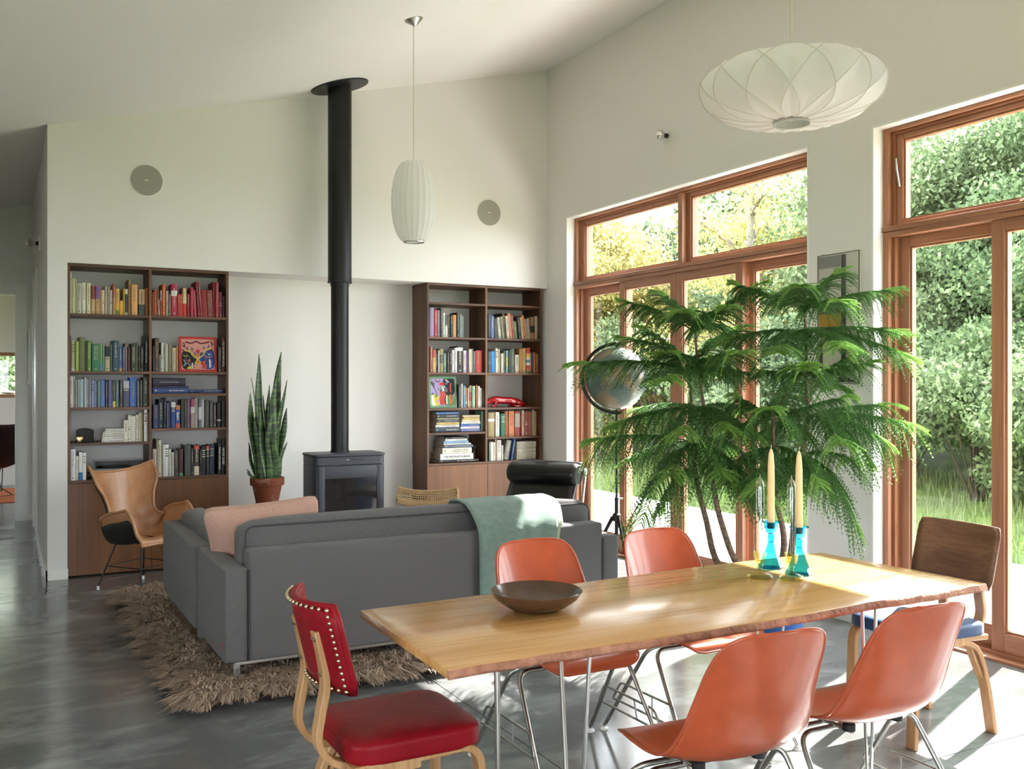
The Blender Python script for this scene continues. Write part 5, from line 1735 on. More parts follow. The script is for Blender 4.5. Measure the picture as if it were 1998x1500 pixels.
# ---------------------------------------------------------------- folding stool with woven cord seat
M['oak'] = wood('pale_oak', '9a7a54', 'c2a278', 'ae8c64', 'x', 12, .5)
M['cord'] = mat('paper_cord', 'b0946c', .8, col2='8c7250', scale=40)
t = thing('rope_stool', 'low oak folding stool with woven cord seat beside the stove', 'stool', (3.02, 7.08, 0), -.42)
zS = .505
prx = catmull([(-.24, 0, .035), (-.20, 0, .022), (-.08, 0, .002), (.08, 0, .002), (.20, 0, .018), (.24, 0, .030)], 5)
for y in (-.17, .17):
    mb = MB()
    vs = []
    for i, p in enumerate(prx):
        for a, b in ((-.011, -.022), (.011, -.022), (.011, .022), (-.011, .022)):
            vs.append((p.x, y + a, zS + p.z + b + (.05 if y > 0 else 0)))
    fs = []
    for i in range(len(prx) - 1):
        for k in range(4):
            fs.append((i * 4 + k, i * 4 + (k + 1) % 4, i * 4 + 4 + (k + 1) % 4, i * 4 + 4 + k))
    fs += [(3, 2, 1, 0), tuple((len(prx) - 1) * 4 + k for k in range(4))]
    mb.add(vs, fs).build('side_rail', M['oak'], t, bevel=.006)
for x in (-.235, .235):
    MB().tube([(x, -.17, zS + .03), (x, .17, zS + .08)], .012, 10).build('end_rail', M['oak'], t)
for i in range(26):
    x = -.215 + .43 * i / 25
    z = zS + float(np.interp(x, [p.x for p in prx], [p.z for p in prx])) + .012
    MB().tube([(x, -.165, z), (x, -.08, z + .010), (x, 0, z + .022), (x, .08, z + .034), (x, .165, z + .05)], .0045, 6).build('seat_cord', M['cord'], t)
for k, y in ((0, -.13), (1, -.06), (2, .0), (3, .06), (4, .13)):
    MB().tube([(p.x, y, zS + p.z + .018 + (y + .165) * .15) for p in prx], .004, 6).build('weft_cord', M['cord'], t)
for y in (-.145, .145):
    for s in (-1, 1):
        MB().box(-.013, .013, y - .009 + .010 * s, y + .009 + .010 * s, 0, .50, Matrix.Translation((s * .20, 0, 0)) @ Matrix.Rotation(-s * math.atan(.36 / .44), 4, 'Y') @ Matrix.Diagonal((1, 1, 1.2, 1))).build('leg', M['oak'], t, bevel=.003)
MB().tube([(0, -.17, .235), (0, .17, .235)], .008, 8).build('pivot_rod', M['oak'], t)

# ---------------------------------------------------------------- wood stove
M['stove'] = mat('charcoal_stove_enamel', '44464e', .48, metal=.25, spec=.4)
M['pipe'] = mat('black_stove_pipe', '1d1d1f', .42, metal=.3)
M['stove_glass'] = mat('dark_fire_glass', (.02, .018, .016), .05, spec=.8, coat=.5)
t = thing('wood_stove', 'charcoal wood stove with glass door and black flue pipe', 'stove', (2.452, 7.48, 0))
def rrect(w, d, r, n=6):
    out = []
    for cx, cy, a0 in ((w / 2 - r, d / 2 - r, 0), (-w / 2 + r, d / 2 - r, 90), (-w / 2 + r, -d / 2 + r, 180), (w / 2 - r, -d / 2 + r, 270)):
        for k in range(n + 1):
            a = math.radians(a0 + 90 * k / n)
            out.append((cx + r * math.cos(a), cy + r * math.sin(a)))
    return out
MB().prism(rrect(.585, .36, .05), .06, .800).build('body', M['stove'], t, angle=.5)
MB().prism(rrect(.585, .36, .05), .805, .868).build('top_band', M['stove'], t, angle=.5)
MB().prism(rrect(.60, .375, .058), .872, .890).build('top_plate', M['stove'], t, bevel=.003, angle=.5)
MB().prism(rrect(.50, .30, .04), 0, .06).build('plinth', M['black'], t, angle=.5)
dr = MB().box(-.255, .255, -.1845, -.178, .15, .78)
frm = MB()
frm.box(-.262, -.215, -.192, -.180, .12, .795).box(.215, .262, -.192, -.180, .12, .795).box(-.215, .215, -.192, -.180, .70, .795).box(-.215, .215, -.192, -.180, .12, .22)
door = frm.build('door', M['stove'], t, bevel=.002)
MB().box(-.215, .215, -.186, -.181, .22, .70).build('glass', M['stove_glass'], door, smooth=False)
MB().box(-.03, .10, -.184, -.1795, .842, .848).build('air_slot', M['rubber'], t, smooth=False)
MB().tube([(-.04, -.190, .845), (-.015, -.190, .845)], .004, 8).build('air_lever', M['steel'], t)
px, py = 0.0, .10
zc = ceil_z(2.452)
pipe = MB().lathe([(.072, .888), (.072, 1.55), (.0735, 1.55), (.0735, 1.556), (.072, 1.557), (.072, 2.30)], 32, (px, py, 0)).build('flue_pipe', M['pipe'], t)
MB().lathe([(.076, 2.245), (.076, 2.268)], 32, (px, py, 0)).lathe([(.076, .888), (.076, .905)], 32, (px, py, 0)).build('pipe_collar', M['pipe'], pipe)
up = MB().lathe([(.098, 2.268), (.100, 2.272), (.100, 2.280), (.096, 2.282), (.096, 3.40), (.0975, 3.40), (.0975, 3.408), (.096, 3.409), (.096, zc + .02)], 32, (px, py, 0)).build('insulated_flue', M['pipe'], t)
Rm = Matrix.Rotation(-math.atan(.2473), 4, 'Y')
MB().lathe([(.10, -.012), (.235, -.010), (.238, -.004), (.238, .0)], 40, (px, py, zc - .001), Rm).build('ceiling_flange', M['pipe'], t)
for zz in (1.545, 2.262):
    MB().lathe([(.003, 0), (.003, .003)], 8, (px + .045, py - .058, zz), Matrix.Rotation(math.pi / 2, 4, 'X')).build('rivet', M['black'], t)

# ---------------------------------------------------------------- snake plant on a small table
M['terracotta'] = mat('terracotta', '7a3c22', .8, col2='8f4a2c', scale=5, bump=.1, bscale=40)
M['lime'] = mat('terracotta_limed', '6e3822', .85, col2='9a7a68', scale=9, lo=.55, hi=.75)
M['dark_table'] = wood('dark_stained_table', '2c1a14', '4a2c20', None, 'x', 8, .35)
M['potting_soil'] = mat('potting_soil', '2a1e16', .95, bump=.6, bscale=80)
t = thing('side_table', 'small dark wooden side table under the snake plant', 'side table', (1.80, 7.40, 0))
MB().box(-.16, .17, -.14, .14, .478, .500).build('top', M['dark_table'], t, bevel=.004)
for a in (-.13, .14):
    for b in (-.11, .11):
        MB().tube([(a, b, .478), (a * 1.1, b * 1.1, 0)], [.014, .009], 10).build('leg', M['dark_table'], t)
MB().box(-.12, .13, -.10, .10, .455, .478).build('apron', M['dark_table'], t)
t = thing('snake_plant', 'tall snake plant in a terracotta pot beside the stove', 'potted plant', (1.815, 7.40, .5005))
MB().lathe([(.001, .002), (.085, .002), (.092, .010), (.096, .026), (.090, .026), (.085, .012), (.001, .012)], 32).build('saucer', M['terracotta'], t)
MB().lathe([(.001, .014), (.078, .014), (.084, .03), (.112, .165), (.124, .165), (.128, .172), (.130, .222), (.124, .226), (.114, .224), (.112, .19), (.001, .19)], 40).build('pot', M['lime'], t)
MB().lathe([(.113, .193), (.06, .199), (.001, .203)], 24).build('soil', M['potting_soil'], t)
def snake_mat():
    m = mat('snake_plant_leaf', '24381c', .35, spec=.5)
    nt = m.node_tree
    b = nt.nodes['Principled BSDF']
    tc = nt.nodes.new('ShaderNodeTexCoord')
    mp = nt.nodes.new('ShaderNodeMapping')
    mp.inputs['Scale'].default_value = (2, 2, 14)
    nz = nt.nodes.new('ShaderNodeTexNoise')
    nz.inputs['Scale'].default_value = 4.0
    nz.inputs['Detail'].default_value = 4
    nz.inputs['Distortion'].default_value = .8
    rp = nt.nodes.new('ShaderNodeValToRGB')
    rp.color_ramp.elements[0].position, rp.color_ramp.elements[1].position = .42, .6
    rp.color_ramp.elements[0].color = (*srgb('1a2c18'), 1)
    rp.color_ramp.elements[1].color = (*srgb('4a6436'), 1)
    nt.links.new(tc.outputs['Object'], mp.inputs['Vector'])
    nt.links.new(mp.outputs['Vector'], nz.inputs['Vector'])
    nt.links.new(nz.outputs['Fac'], rp.inputs['Fac'])
    nt.links.new(rp.outputs['Color'], b.inputs['Base Color'])
    return m
M['snake'] = snake_mat()
# leaf: tip offset (x, y), height, width, twist, base offset
for bx_, by_, tx, ty, hh, ww, tw in ((-.03, 0, -.065, .03, .98, .082, .3), (.03, .02, .125, .05, 1.0, .066, -.4), (-.06, -.02, -.12, 0, .80, .040, .9), (-.07, .01, -.145, -.03, .68, .062, .1), (.05, -.02, .145, 0, .78, .07, .5),
                                     (.02, -.04, .055, -.05, .80, .060, -.2), (-.02, -.05, -.085, -.06, .60, .07, .6), (.0, .04, -.01, .06, .66, .05, 1.2), (.06, .02, .165, .02, .56, .05, -.9), (-.05, -.05, -.10, -.05, .50, .06, -.5),
                                     (.03, .05, .03, .09, .74, .055, .2), (.0, -.06, .01, -.08, .52, .065, 0), (-.08, .03, -.14, .05, .30, .035, .4), (.07, -.03, .135, -.04, .30, .04, .2), (.04, -.06, .04, -.09, .40, .05, -.3), (-.03, .06, -.05, .1, .55, .05, .8), (.02, .0, .085, .03, .88, .05, .9), (-.09, 0, -.165, -.01, .10, .03, .3)):
    n = 18
    G = []
    for i in range(n + 1):
        f = i / n
        w = 1.22 * ww * (.55 + .9 * f * (1 - f) * 1.2) * (1 - max(0, (f - .62) / .38) ** 2.3) * .5 + .0008
        a = tw + .5 * f
        cx_ = bx_ + (tx - bx_) * (f ** 1.3) + .008 * math.sin(f * 7 + tw * 3)
        cy_ = by_ + (ty - by_) * (f ** 1.3)
        row = []
        for j in range(7):
            q = -1 + 2 * j / 6
            off = .22 * w * (q * q)
            row.append((cx_ + math.cos(a) * w * q - math.sin(a) * off, cy_ + math.sin(a) * w * q + math.cos(a) * off, .195 + hh * f))
        G.append(row)
    MB().sheet(G, .004).build('leaf', M['snake'], t, angle=3.2)

# ---------------------------------------------------------------- floor globe
M['globe'] = mat('antique_globe_print', '4e5e57', .35, col2='7c6a4e', scale=4.5, detail=6, lo=.52, hi=.60, coat=.25)
M['dark_metal'] = mat('dark_bronze_metal', '2c2622', .45, metal=.5)
t = thing('floor_globe', 'large antique globe on a tall tripod stand by the window', 'globe', (3.745, 5.482, 0))
zc_ = 1.482
MB().ball((0, 0, zc_), .215, 48, 28).build('sphere', M['globe'], t, angle=3.2)
ring = []
ax = Matrix.Rotation(math.radians(-24), 4, 'Z')
for k in range(49):
    a = math.radians(-8 + 196 * k / 48)
    ring.append(ax @ Vector((-.232 * math.sin(a), 0, .232 * math.cos(a))))
mb = MB()
vs, fs = [], []
side_ = ax @ Vector((0, 1, 0))
for p in ring:
    d = p.normalized()
    for a, b in ((-.012, -.006), (.012, -.006), (.012, .016), (-.012, .016)):
        q_ = p + side_ * a + d * b
        vs.append((q_.x, q_.y, q_.z + zc_))
for i in range(len(ring) - 1):
    for k in range(4):
        fs.append((i * 4 + k, i * 4 + (k + 1) % 4, i * 4 + 4 + (k + 1) % 4, i * 4 + 4 + k))
fs += [(3, 2, 1, 0), tuple((len(ring) - 1) * 4 + k for k in range(4))]
mb.add(vs, fs).build('meridian_ring', M['dark_metal'], t)
MB().tube([(0, 0, zc_ - .234), (0, 0, zc_ - .21)], .006, 8).tube([(0, 0, zc_ + .21), (0, 0, zc_ + .24)], .006, 8).build('axis_pin', M['dark_metal'], t)
MB().tube([(0, 0, .60), (0, 0, zc_ - .232)], .008, 10).build('pole', M['dark_metal'], t)
MB().tube([(0, 0, .30), (0, 0, .66)], .014, 12).build('sleeve', M['dark_metal'], t)
MB().tube([(0, 0, .655), (.04, -.02, .655)], .006, 8).build('clamp_screw', M['steel'], t)
MB().lathe([(.026, .50), (.030, .51), (.030, .545), (.018, .555)], 16).build('hub', M['dark_metal'], t)
for k in range(3):
    a = math.radians(20 + 120 * k)
    d = Vector((math.cos(a), math.sin(a), 0))
    lg = MB().tube([tuple(d * .025 + Vector((0, 0, .53))), tuple(d * .30 + Vector((0, 0, .0)))], [.013, .009], 4).build('leg', M['dark_metal'], t)
    MB().ball(tuple(d * .298 + Vector((0, 0, .009))), .011, 8, 6).build('foot', M['rubber'], lg)

# ---------------------------------------------------------------- pendant lamps
M['bubble'] = None
def bubble_mat():
    m = mat('white_bubble_polymer', (.93, .92, .91), .55, spec=.3)
    nt = m.node_tree
    b = nt.nodes['Principled BSDF']
    out = [n for n in nt.nodes if n.type == 'OUTPUT_MATERIAL'][0]
    tl = nt.nodes.new('ShaderNodeBsdfTranslucent')
    tl.inputs['Color'].default_value = (.93, .92, .91, 1)
    mx = nt.nodes.new('ShaderNodeMixShader')
    mx.inputs['Fac'].default_value = .5
    nt.links.new(b.outputs['BSDF'], mx.inputs[1])
    nt.links.new(tl.outputs['BSDF'], mx.inputs[2])
    nt.links.new(mx.outputs['Shader'], out.inputs['Surface'])
    return m
M['bubble'] = bubble_mat()
M['wire'] = mat('lamp_wire_rib', (.72, .69, .62), .5)
M['cable'] = mat('white_lamp_cable', (.70, .67, .60), .5)
# cigar lamp
cx, cy, cz = 2.434, 5.948, 2.654
t = thing('cigar_pendant_lamp', 'white cigar-shaped pendant lamp beside the flue', 'pendant lamp', (cx, cy, cz))
prof = catmull([(.070, .268, 0), (.098, .245, 0), (.128, .17, 0), (.146, .07, 0), (.149, -.02, 0), (.142, -.11, 0), (.122, -.19, 0), (.092, -.245, 0), (.068, -.262, 0)], 5)
nr_ = 22
G = []
for p in prof:
    row = []
    for k in range(nr_ * 5 + 1):
        a = 2 * math.pi * k / (nr_ * 5)
        f = 1 - .020 * math.sin(math.pi * ((k % 5) / 5))
        row.append((p.x * f * math.cos(a), p.x * f * math.sin(a), p.y))
    G.append(row)
vs = [q for r in G for q in r[:-1]]
K = nr_ * 5
fs = [(i * K + j, i * K + (j + 1) % K, (i + 1) * K + (j + 1) % K, (i + 1) * K + j) for i in range(len(G) - 1) for j in range(K)]
sh = MB().add(vs, fs).build('shade', M['bubble'], t, angle=3.2)
for k in range(nr_):
    a = 2 * math.pi * k / nr_
    MB().tube([(p.x * 1.003 * math.cos(a), p.x * 1.003 * math.sin(a), p.y) for p in prof[::3]], .0011, 5).build('rib', M['wire'], sh)
MB().lathe([(.070, -.262), (.070, -.268), (.052, -.268), (.052, -.262)], 32, closed=True).build('bottom_ring', M['steel'], t)
MB().lathe([(.068, .266), (.001, .270)], 32).build('top_cap', M['bubble'], t)
MB().ball((0, 0, -.06), .045, 16, 10).build('bulb', M['white_plastic'], t)
zt_ = ceil_z(cx) - cz
MB().tube([(0, 0, .27), (0, 0, zt_ - .03)], .004, 8).build('cable', M['cable'], t)
MB().lathe([(.008, -.045), (.014, -.042), (.020, -.034), (.058, -.008), (.062, .0), (.062, .004)], 32, (0, 0, zt_ - .002), Rm).build('canopy', M['steel'], t)
# saucer lamp with criss-cross ribs
sx_, sy_, sz_ = 2.19, 2.24, 2.375
t = thing('saucer_pendant_lamp', 'wide white criss-cross saucer pendant lamp over the table', 'pendant lamp', (sx_, sy_, sz_))
RS, HS = .285, .105
def sprof(u):
    """u 0 (bottom ring) .. 1 (top): radius, height"""
    th = (-1.0 + 2.0 * u) * 1.45
    c = max(0.0, (math.cos(th) - math.cos(1.45)) / (1 - math.cos(1.45))) ** .72
    return (.056 + (RS - .056) * c, HS * math.sin(th) * (1.08 if u < .5 else .80))
nrib, tw_ = 12, .86
NU, NA = 40, 240
V, F = [], []
for i in range(NU + 1):
    u = i / NU
    rr_, zz_ = sprof(u)
    for k in range(NA):
        a = 2 * math.pi * k / NA
        # distance to the nearest clockwise and anticlockwise rib at this height
        ph = (a / (2 * math.pi) * nrib)
        d1 = abs((ph - tw_ * u * 1.0 * nrib / 6 + .5) % 1 - .5)
        d2 = abs((ph + tw_ * u * 1.0 * nrib / 6 + .5) % 1 - .5)
        d = min(d1, d2) * 2
        f = 1 - .075 * math.sin(math.pi / 2 * min(1, d * 1.35)) * math.sin(math.pi * u) ** .8
        V.append((rr_ * f * math.cos(a), rr_ * f * math.sin(a), zz_ * (1 - .03 * d)))
for i in range(NU):
    for k in range(NA):
        F.append((i * NA + k, i * NA + (k + 1) % NA, (i + 1) * NA + (k + 1) % NA, (i + 1) * NA + k))
sh = MB().add(V, F).build('shade', M['bubble'], t, angle=3.2)
for s in (-1, 1):
    for k in range(nrib):
        path = []
        for i in range(25):
            u = i / 24
            rr_, zz_ = sprof(u)
            a = 2 * math.pi * (k + s * tw_ * u * nrib / 6) / nrib
            path.append((rr_ * 1.002 * math.cos(a), rr_ * 1.002 * math.sin(a), zz_))
        MB().tube(path, .0012, 5).build('rib', M['wire'], sh)
r0, z0_ = sprof(0)
MB().lathe([(r0 + .001, z0_), (r0 + .001, z0_ - .007), (r0 - .012, z0_ - .007), (r0 - .010, z0_ + .016), (r0 - .007, z0_ + .016)], 40, closed=True).build('bottom_ring', M['steel'], t)
r1, z1_ = sprof(1)
MB().lathe([(r1, z1_), (.001, z1_ + .006)], 32).build('top_cap', M['bubble'], t)
MB().tube([(-.05, 0, z0_ + .004), (-.012, 0, .0)], .0018, 6).tube([(.05, 0, z0_ + .004), (.012, 0, .0)], .0018, 6).build('socket_wire', M['steel'], t)
MB().lathe([(.018, .07), (.018, .03), (.030, .0), (.034, -.02), (.022, -.045), (.001, -.05)], 20).build('bulb', M['white_plastic'], t)
zt_ = ceil_z(sx_) - sz_
MB().tube([(0, 0, z1_), (0, 0, zt_ - .03)], .0035, 8).build('cable', M['cable'], t)
MB().lathe([(.008, -.045), (.014, -.042), (.020, -.034), (.058, -.008), (.062, .0), (.062, .004)], 32, (0, 0, zt_ - .002), Rm).build('canopy', M['steel'], t)

# ---------------------------------------------------------------- wall speakers, sconces, framed print
M['grille'] = mat('speaker_grille_cloth', (.36, .35, .31), .85, bump=.3, bscale=700)
for x, lab in ((.993, 'round in-wall speaker above the left bookcase'), (3.938, 'round in-wall speaker above the right bookcase')):
    t = thing('wall_speaker', lab, 'speaker', (x, YB_, 3.008), 0, 'round in-wall speakers')
    Rx = Matrix.Rotation(math.pi / 2, 4, 'X')
    MB().lathe([(.124, 0), (.124, .004), (.119, .006), (.117, .005)], 48, (0, 0, 0), Rx).build('rim', M['wall'], t)
    MB().lathe([(.117, .001), (.117, .005), (.001, .0065)], 48, (0, 0, 0), Rx).build('grille', M['grille'], t)
    MB().box(-.015, .015, -.0085, -.006, -.003, .003).build('badge', M['trim'], t, smooth=False)
M['silver_bulb'] = mat('silvered_bulb', (.85, .84, .82), .06, 1.0)
M['bulb_glass'] = clear_glass('bulb_glass', (.9, .89, .86), 1.45, .0)
def sconce(label, loc, rz):
    t = thing('bulb_sconce', label, 'wall lamp', loc, rz, 'bare bulb wall lamps')
    Ry = Matrix.Rotation(math.pi / 2, 4, 'Y')          # lathe axis -> +x, away from the wall
    MB().lathe([(.058, 0), (.058, .008), (.054, .012), (.001, .013)], 32, (0, 0, 0), Ry).build('canopy', M['wall'], t)
    MB().lathe([(.017, .012), (.018, .03), (.017, .034), (.001, .034)], 20, (0, 0, 0), Ry).build('socket', M['rubber'], t)
    MB().lathe([(.012, .034), (.014, .045), (.030, .060), (.037, .082), (.034, .096)], 24, (0, 0, 0), Ry).build('bulb', M['bulb_glass'], t)
    MB().lathe([(.034, .096), (.026, .112), (.014, .120), (.001, .122)], 24, (0, 0, 0), Ry).build('silvered_tip', M['silver_bulb'], t)
    MB().lathe([(.004, .012), (.004, .015)], 10, (0, -.03, .01), Ry).build('set_screw', M['rubber'], t)
sconce('bare silver-tipped bulb on the window wall', (XR, 5.95, 3.355), math.pi)
sconce('bare silver-tipped bulb high on the hall wall', (.307, 9.29, 2.666), math.pi)

M['print_paper'] = mat('print_paper', (.70, .67, .58), .6)
M['acrylic_face'] = clear_glass('acrylic_box', (.96, .96, .96), 1.45)
PM = {k: mat('ink_' + k, v, .6) for k, v in dict(grey='8f8f8c', pale='b8b4a8', dark='6a6a62', gold='c2993a', charcoal='3c3c42', line='6a5f52').items()}
t = thing('framed_print', 'tall abstract print with grey and yellow blocks between the windows', 'picture', (XR - .022, 4.075, 1.445), 0)
PW, PH = .33, .80
MB().box(.004, .020, 0, PW, 0, PH).build('backing', M['print_paper'], t, smooth=False)
MB().box(.0008, .0030, .0, PW, 0, PH).build('acrylic', M['acrylic_face'], t, smooth=False)
def pb(nm, y0, y1, z0, z1, lay=1):
    # seen from the room, larger y is to the left
    MB().box(.0042 - .0004 * lay, .0043, PW * (1 - y1), PW * (1 - y0), PH * z0, PH * z1).build('block', PM[nm], t, smooth=False)
pb('pale', .02, .56, .89, .985); pb('grey', .02, .56, .90, .985, 2); pb('dark', .02, .57, .54, .625); pb('gold', .02, .57, .40, .54); pb('charcoal', .57, .68, .02, .985, 2); pb('charcoal', .03, .12, .04, .34); pb('line', .685, .69, .02, .985)
for y, z in ((.16, 0), (.84, 0)):
    pass
R2 = Matrix.Translation((.0036, 0, 0)) @ Matrix(((0, 0, 1, 0), (-1, 0, 0, PW), (0, 1, 0, 0), (0, 0, 0, 1)))
half = [(PW * .03, PH * .012)] + [(PW * (.57 - .0) - PW * .40 * (1 - math.sin(a)), PH * .012 + PH * .075 * (1 - math.cos(a))) for a in [math.pi / 2 * k / 10 for k in range(0, 11)]] + [(PW * .62, PH * .09), (PW * .62, PH * .012)]
MB().prism([(a, b) for a, b in half], -.0003, .0001, R2).build('block', PM['charcoal'], t, smooth=False)
half2 = [(2 * PW * .625 - a, b) for a, b in half][::-1]
half2 = [(min(a, PW * .975), b) for a, b in half2]
MB().prism(half2, -.0003, .0001, R2).build('block', PM['charcoal'], t, smooth=False)
mb = MB()
for a, b, c, d in ((0, PW, 0, .003), (0, PW, PH - .003, PH), (0, .003, .003, PH - .003), (PW - .003, PW, .003, PH - .003)):
    mb.box(-.0005, .0038, a, b, c, d)
mb.build('frame', M['dark_metal'], t, smooth=False)
for y in (.04, PW - .04):
    for z in (-.004, PH + .004):
        MB().lathe([(.004, 0), (.004, .020)], 10, (.001, y, z), Matrix.Rotation(math.pi / 2, 4, 'Y')).build('clip', M['chrome'], t)

# ---------------------------------------------------------------- hall and far room
for k, (y0, y1, z0, z1, dpt, lab) in enumerate([(10.945, 11.02, 1.435, 2.10, .035, 'slim white frame on the hall wall near the door, the taller one'), (11.04, 11.36, 1.45, 2.02, .045, 'slim white frame at the far end of the hall wall, the lower one')]):
    t = thing('hall_picture', lab, 'picture', (.307, y0, z0))
    MB().box(-dpt, -.001, 0, y1 - y0, 0, .02).box(-dpt, -.001, 0, y1 - y0, z1 - z0 - .02, z1 - z0).box(-dpt, -.001, 0, .012, .02, z1 - z0 - .02).box(-dpt, -.001, y1 - y0 - .012, y1 - y0, .02, z1 - z0 - .02).build('frame', M['trim'], t, smooth=False)
    MB().box(-dpt * .6, -.002, .012, y1 - y0 - .012, .02, z1 - z0 - .02).build('picture', M['print_paper'], t, smooth=False)
M['brown_leather'] = mat('oxblood_leather', '2c1416', .45)
t = thing('butterfly_chair', 'dark leather butterfly chair in the far room', 'armchair', (-.10, 14.2, 0), .5)
prb = catmull([(0, .34, .42), (0, .15, .36), (0, -.10, .34), (0, -.24, .46), (0, -.34, .70), (0, -.40, .92)], 5)
G = []
for i, p in enumerate(prb):
    f = i / (len(prb) - 1)
    row = []
    for j in range(13):
        q = -1 + 2 * j / 12
        row.append((q * (.34 if f < .4 else .34 - .06 * (f - .4)), p.y + .08 * abs(q) ** 2 * (f > .5), p.z + .10 * abs(q) ** 2.2 * (1 - abs(.35 - f))))
    G.append(row)
MB().sheet([r[::-1] for r in G], .008, .006).build('sling', M['brown_leather'], t, angle=3.2)
for s in (-1, 1):
    MB().tube(bent([(s * .34, -.36, .95), (-s * .30, .28, .008), (s * .30, .30, .008), (-s * .0 + s * .34, .34, .46)], .03), .007, 8).build('frame_rod', M['black'], t)
    MB().tube(bent([(s * .34, .34, .48), (-s * .12, -.30, .008), (s * .32, -.32, .008), (s * .34, -.38, .95)], .03), .007, 8).build('frame_rod', M['black'], t)
M['kilim'] = mat('orange_striped_kilim', 'a8502c', .95, col2='c97a4a', scale=9, stretch=(.1, 6, 1))
tag(MB().box(-1.4, .5, 13.2, 14.95, .001, .010).build('kilim_rug', M['kilim'], smooth=False), 'orange woven rug under the butterfly chair in the far room', 'rug')
M['stone'] = mat('pale_beach_stone', (.66, .63, .58), .7, col2=(.52, .50, .46), scale=9)
for k, (x, sx, sy, sz, lab) in enumerate([(.105, .10, .06, .025, 'flat pale stone on the far window sill'), (-.045, .05, .04, .05, 'taller pale stone on the far window sill at the left edge')]):
    tag(MB().ball((0, 0, 0), 1, 16, 10, (sx, sy, sz)).build('sill_stone', M['stone'], loc=(x, YFAR + .06, 1.300 + sz)), lab, 'stone')

# ================================================================ INDOOR PINE
WHORLS = [
    ((3.296, 4.078, 1.721), [(2.975, 4.306, 1.885), (3.268, 4.377, 1.954), (3.665, 3.994, 1.979), (3.215, 3.725, 1.825), (2.967, 3.777, 1.794), (3.652, 4.341, 1.766)]),
    ((3.308, 4.071, 1.517), [(2.677, 4.352, 1.533), (3.116, 4.515, 1.696), (3.231, 3.659, 1.592), (3.665, 4.334, 1.485), (2.882, 3.789, 1.453), (3.675, 4.046, 1.483)]),
    ((3.333, 4.172, 1.535), [(3.213, 4.462, 1.761), (3.247, 3.821, 1.571), (2.986, 3.926, 1.596), (3.762, 4.226, 1.764)]),
    ((3.333, 4.058, 1.316), [(2.863, 4.253, 1.216), (3.188, 4.476, 1.294), (3.549, 3.829, 1.138), (3.762, 4.226, 1.293), (2.948, 3.754, 1.189), (3.168, 3.670, 1.212)]),
    ((3.316, 4.124, 1.129), [(2.816, 4.391, 1.129), (2.936, 4.078, 0.716), (3.546, 3.865, 0.883), (3.736, 4.240, 1.043), (2.966, 3.858, 0.978), (3.192, 3.737, 0.978), (3.178, 4.538, 0.999)]),
    ((3.286, 4.027, 1.017), [(3.182, 4.252, 0.738), (3.573, 3.817, 0.805), (3.668, 4.163, 0.834)]),
    ((3.846, 3.841, 1.843), [(3.536, 4.063, 1.985), (4.143, 3.852, 2.075), (4.287, 3.605, 1.946), (3.532, 3.555, 1.928), (4.001, 4.189, 1.962), (3.698, 3.444, 1.849)]),
    ((3.856, 3.836, 1.724), [(4.351, 3.628, 1.715), (4.245, 3.458, 1.570), (3.497, 4.084, 1.670), (3.698, 3.444, 1.619), (3.441, 3.604, 1.594), (4.226, 4.091, 1.739)]),
    ((3.858, 3.834, 1.454), [(3.959, 3.576, 1.596), (4.215, 3.701, 1.558), (3.560, 3.880, 1.508), (3.495, 3.518, 1.516), (4.290, 4.034, 1.410)]),
    ((3.592, 3.807, 1.251), [(3.503, 3.457, 1.536), (3.339, 3.828, 1.387), (3.915, 3.577, 1.373), (3.282, 3.802, 1.178), (3.276, 3.499, 1.316), (3.937, 3.963, 1.154)]),
    ((3.905, 3.866, 1.272), [(4.457, 3.628, 1.208), (4.166, 3.523, 1.109), (4.460, 3.796, 1.318), (3.736, 3.480, 1.130), (3.805, 4.146, 1.149), (4.210, 3.703, 1.005)]),
    ((3.838, 3.845, 1.051), [(4.071, 3.664, 0.658), (4.138, 3.855, 0.816), (3.467, 3.817, 0.959), (3.517, 3.540, 0.903), (4.267, 3.899, 1.003), (3.785, 4.043, 0.839)]),
    ((3.594, 3.805, 1.116), [(3.248, 3.763, 0.947), (3.622, 3.507, 0.927), (3.260, 3.553, 0.916)]),
]
TRUNKS = [
    [(3.679, 3.930, 0.30), (3.518, 3.993, 0.462), (3.420, 4.012, 0.696), (3.362, 4.009, 0.892), (3.352, 4.048, 1.110), (3.338, 4.056, 1.302), (3.308, 4.071, 1.517), (3.296, 4.078, 1.721)],
    [(3.655, 3.943, 0.30), (3.459, 4.070, 0.449), (3.393, 4.106, 0.700), (3.328, 4.117, 0.953), (3.316, 4.124, 1.129), (3.340, 4.168, 1.328), (3.333, 4.172, 1.535)],
    [(3.728, 3.904, 0.30), (3.785, 3.874, 0.522), (3.807, 3.862, 0.787), (3.838, 3.845, 1.051), (3.883, 3.844, 1.273), (3.858, 3.834, 1.454), (3.856, 3.836, 1.724), (3.846, 3.841, 1.843)],
    [(3.704, 3.917, 0.30), (3.695, 3.831, 0.591), (3.623, 3.824, 0.870), (3.594, 3.805, 1.116), (3.592, 3.807, 1.251)],
]
PX, PY = 3.691, 3.924
M['needle'] = leaf_mat('pine_needles', '2c5424', '5f8c44', .32, .42)
M['needle_tip'] = leaf_mat('young_pine_needles', '5f9440', 'a6c86c', .40, .42)
M['pine_bark'] = mat('pine_bark', '86705f', .85, col2='5c483c', scale=30, stretch=(1, 1, 2), bump=.8, bscale=90)
M['twig'] = mat('pine_twig', '5a5430', .8)
M['blue_pot'] = mat('cobalt_blue_pot', '2a5aa0', .4, col2='244e8c', scale=4)
pine = thing('norfolk_pine', 'large potted pine with drooping feathery branches by the windows', 'potted plant', (PX, PY, 0))
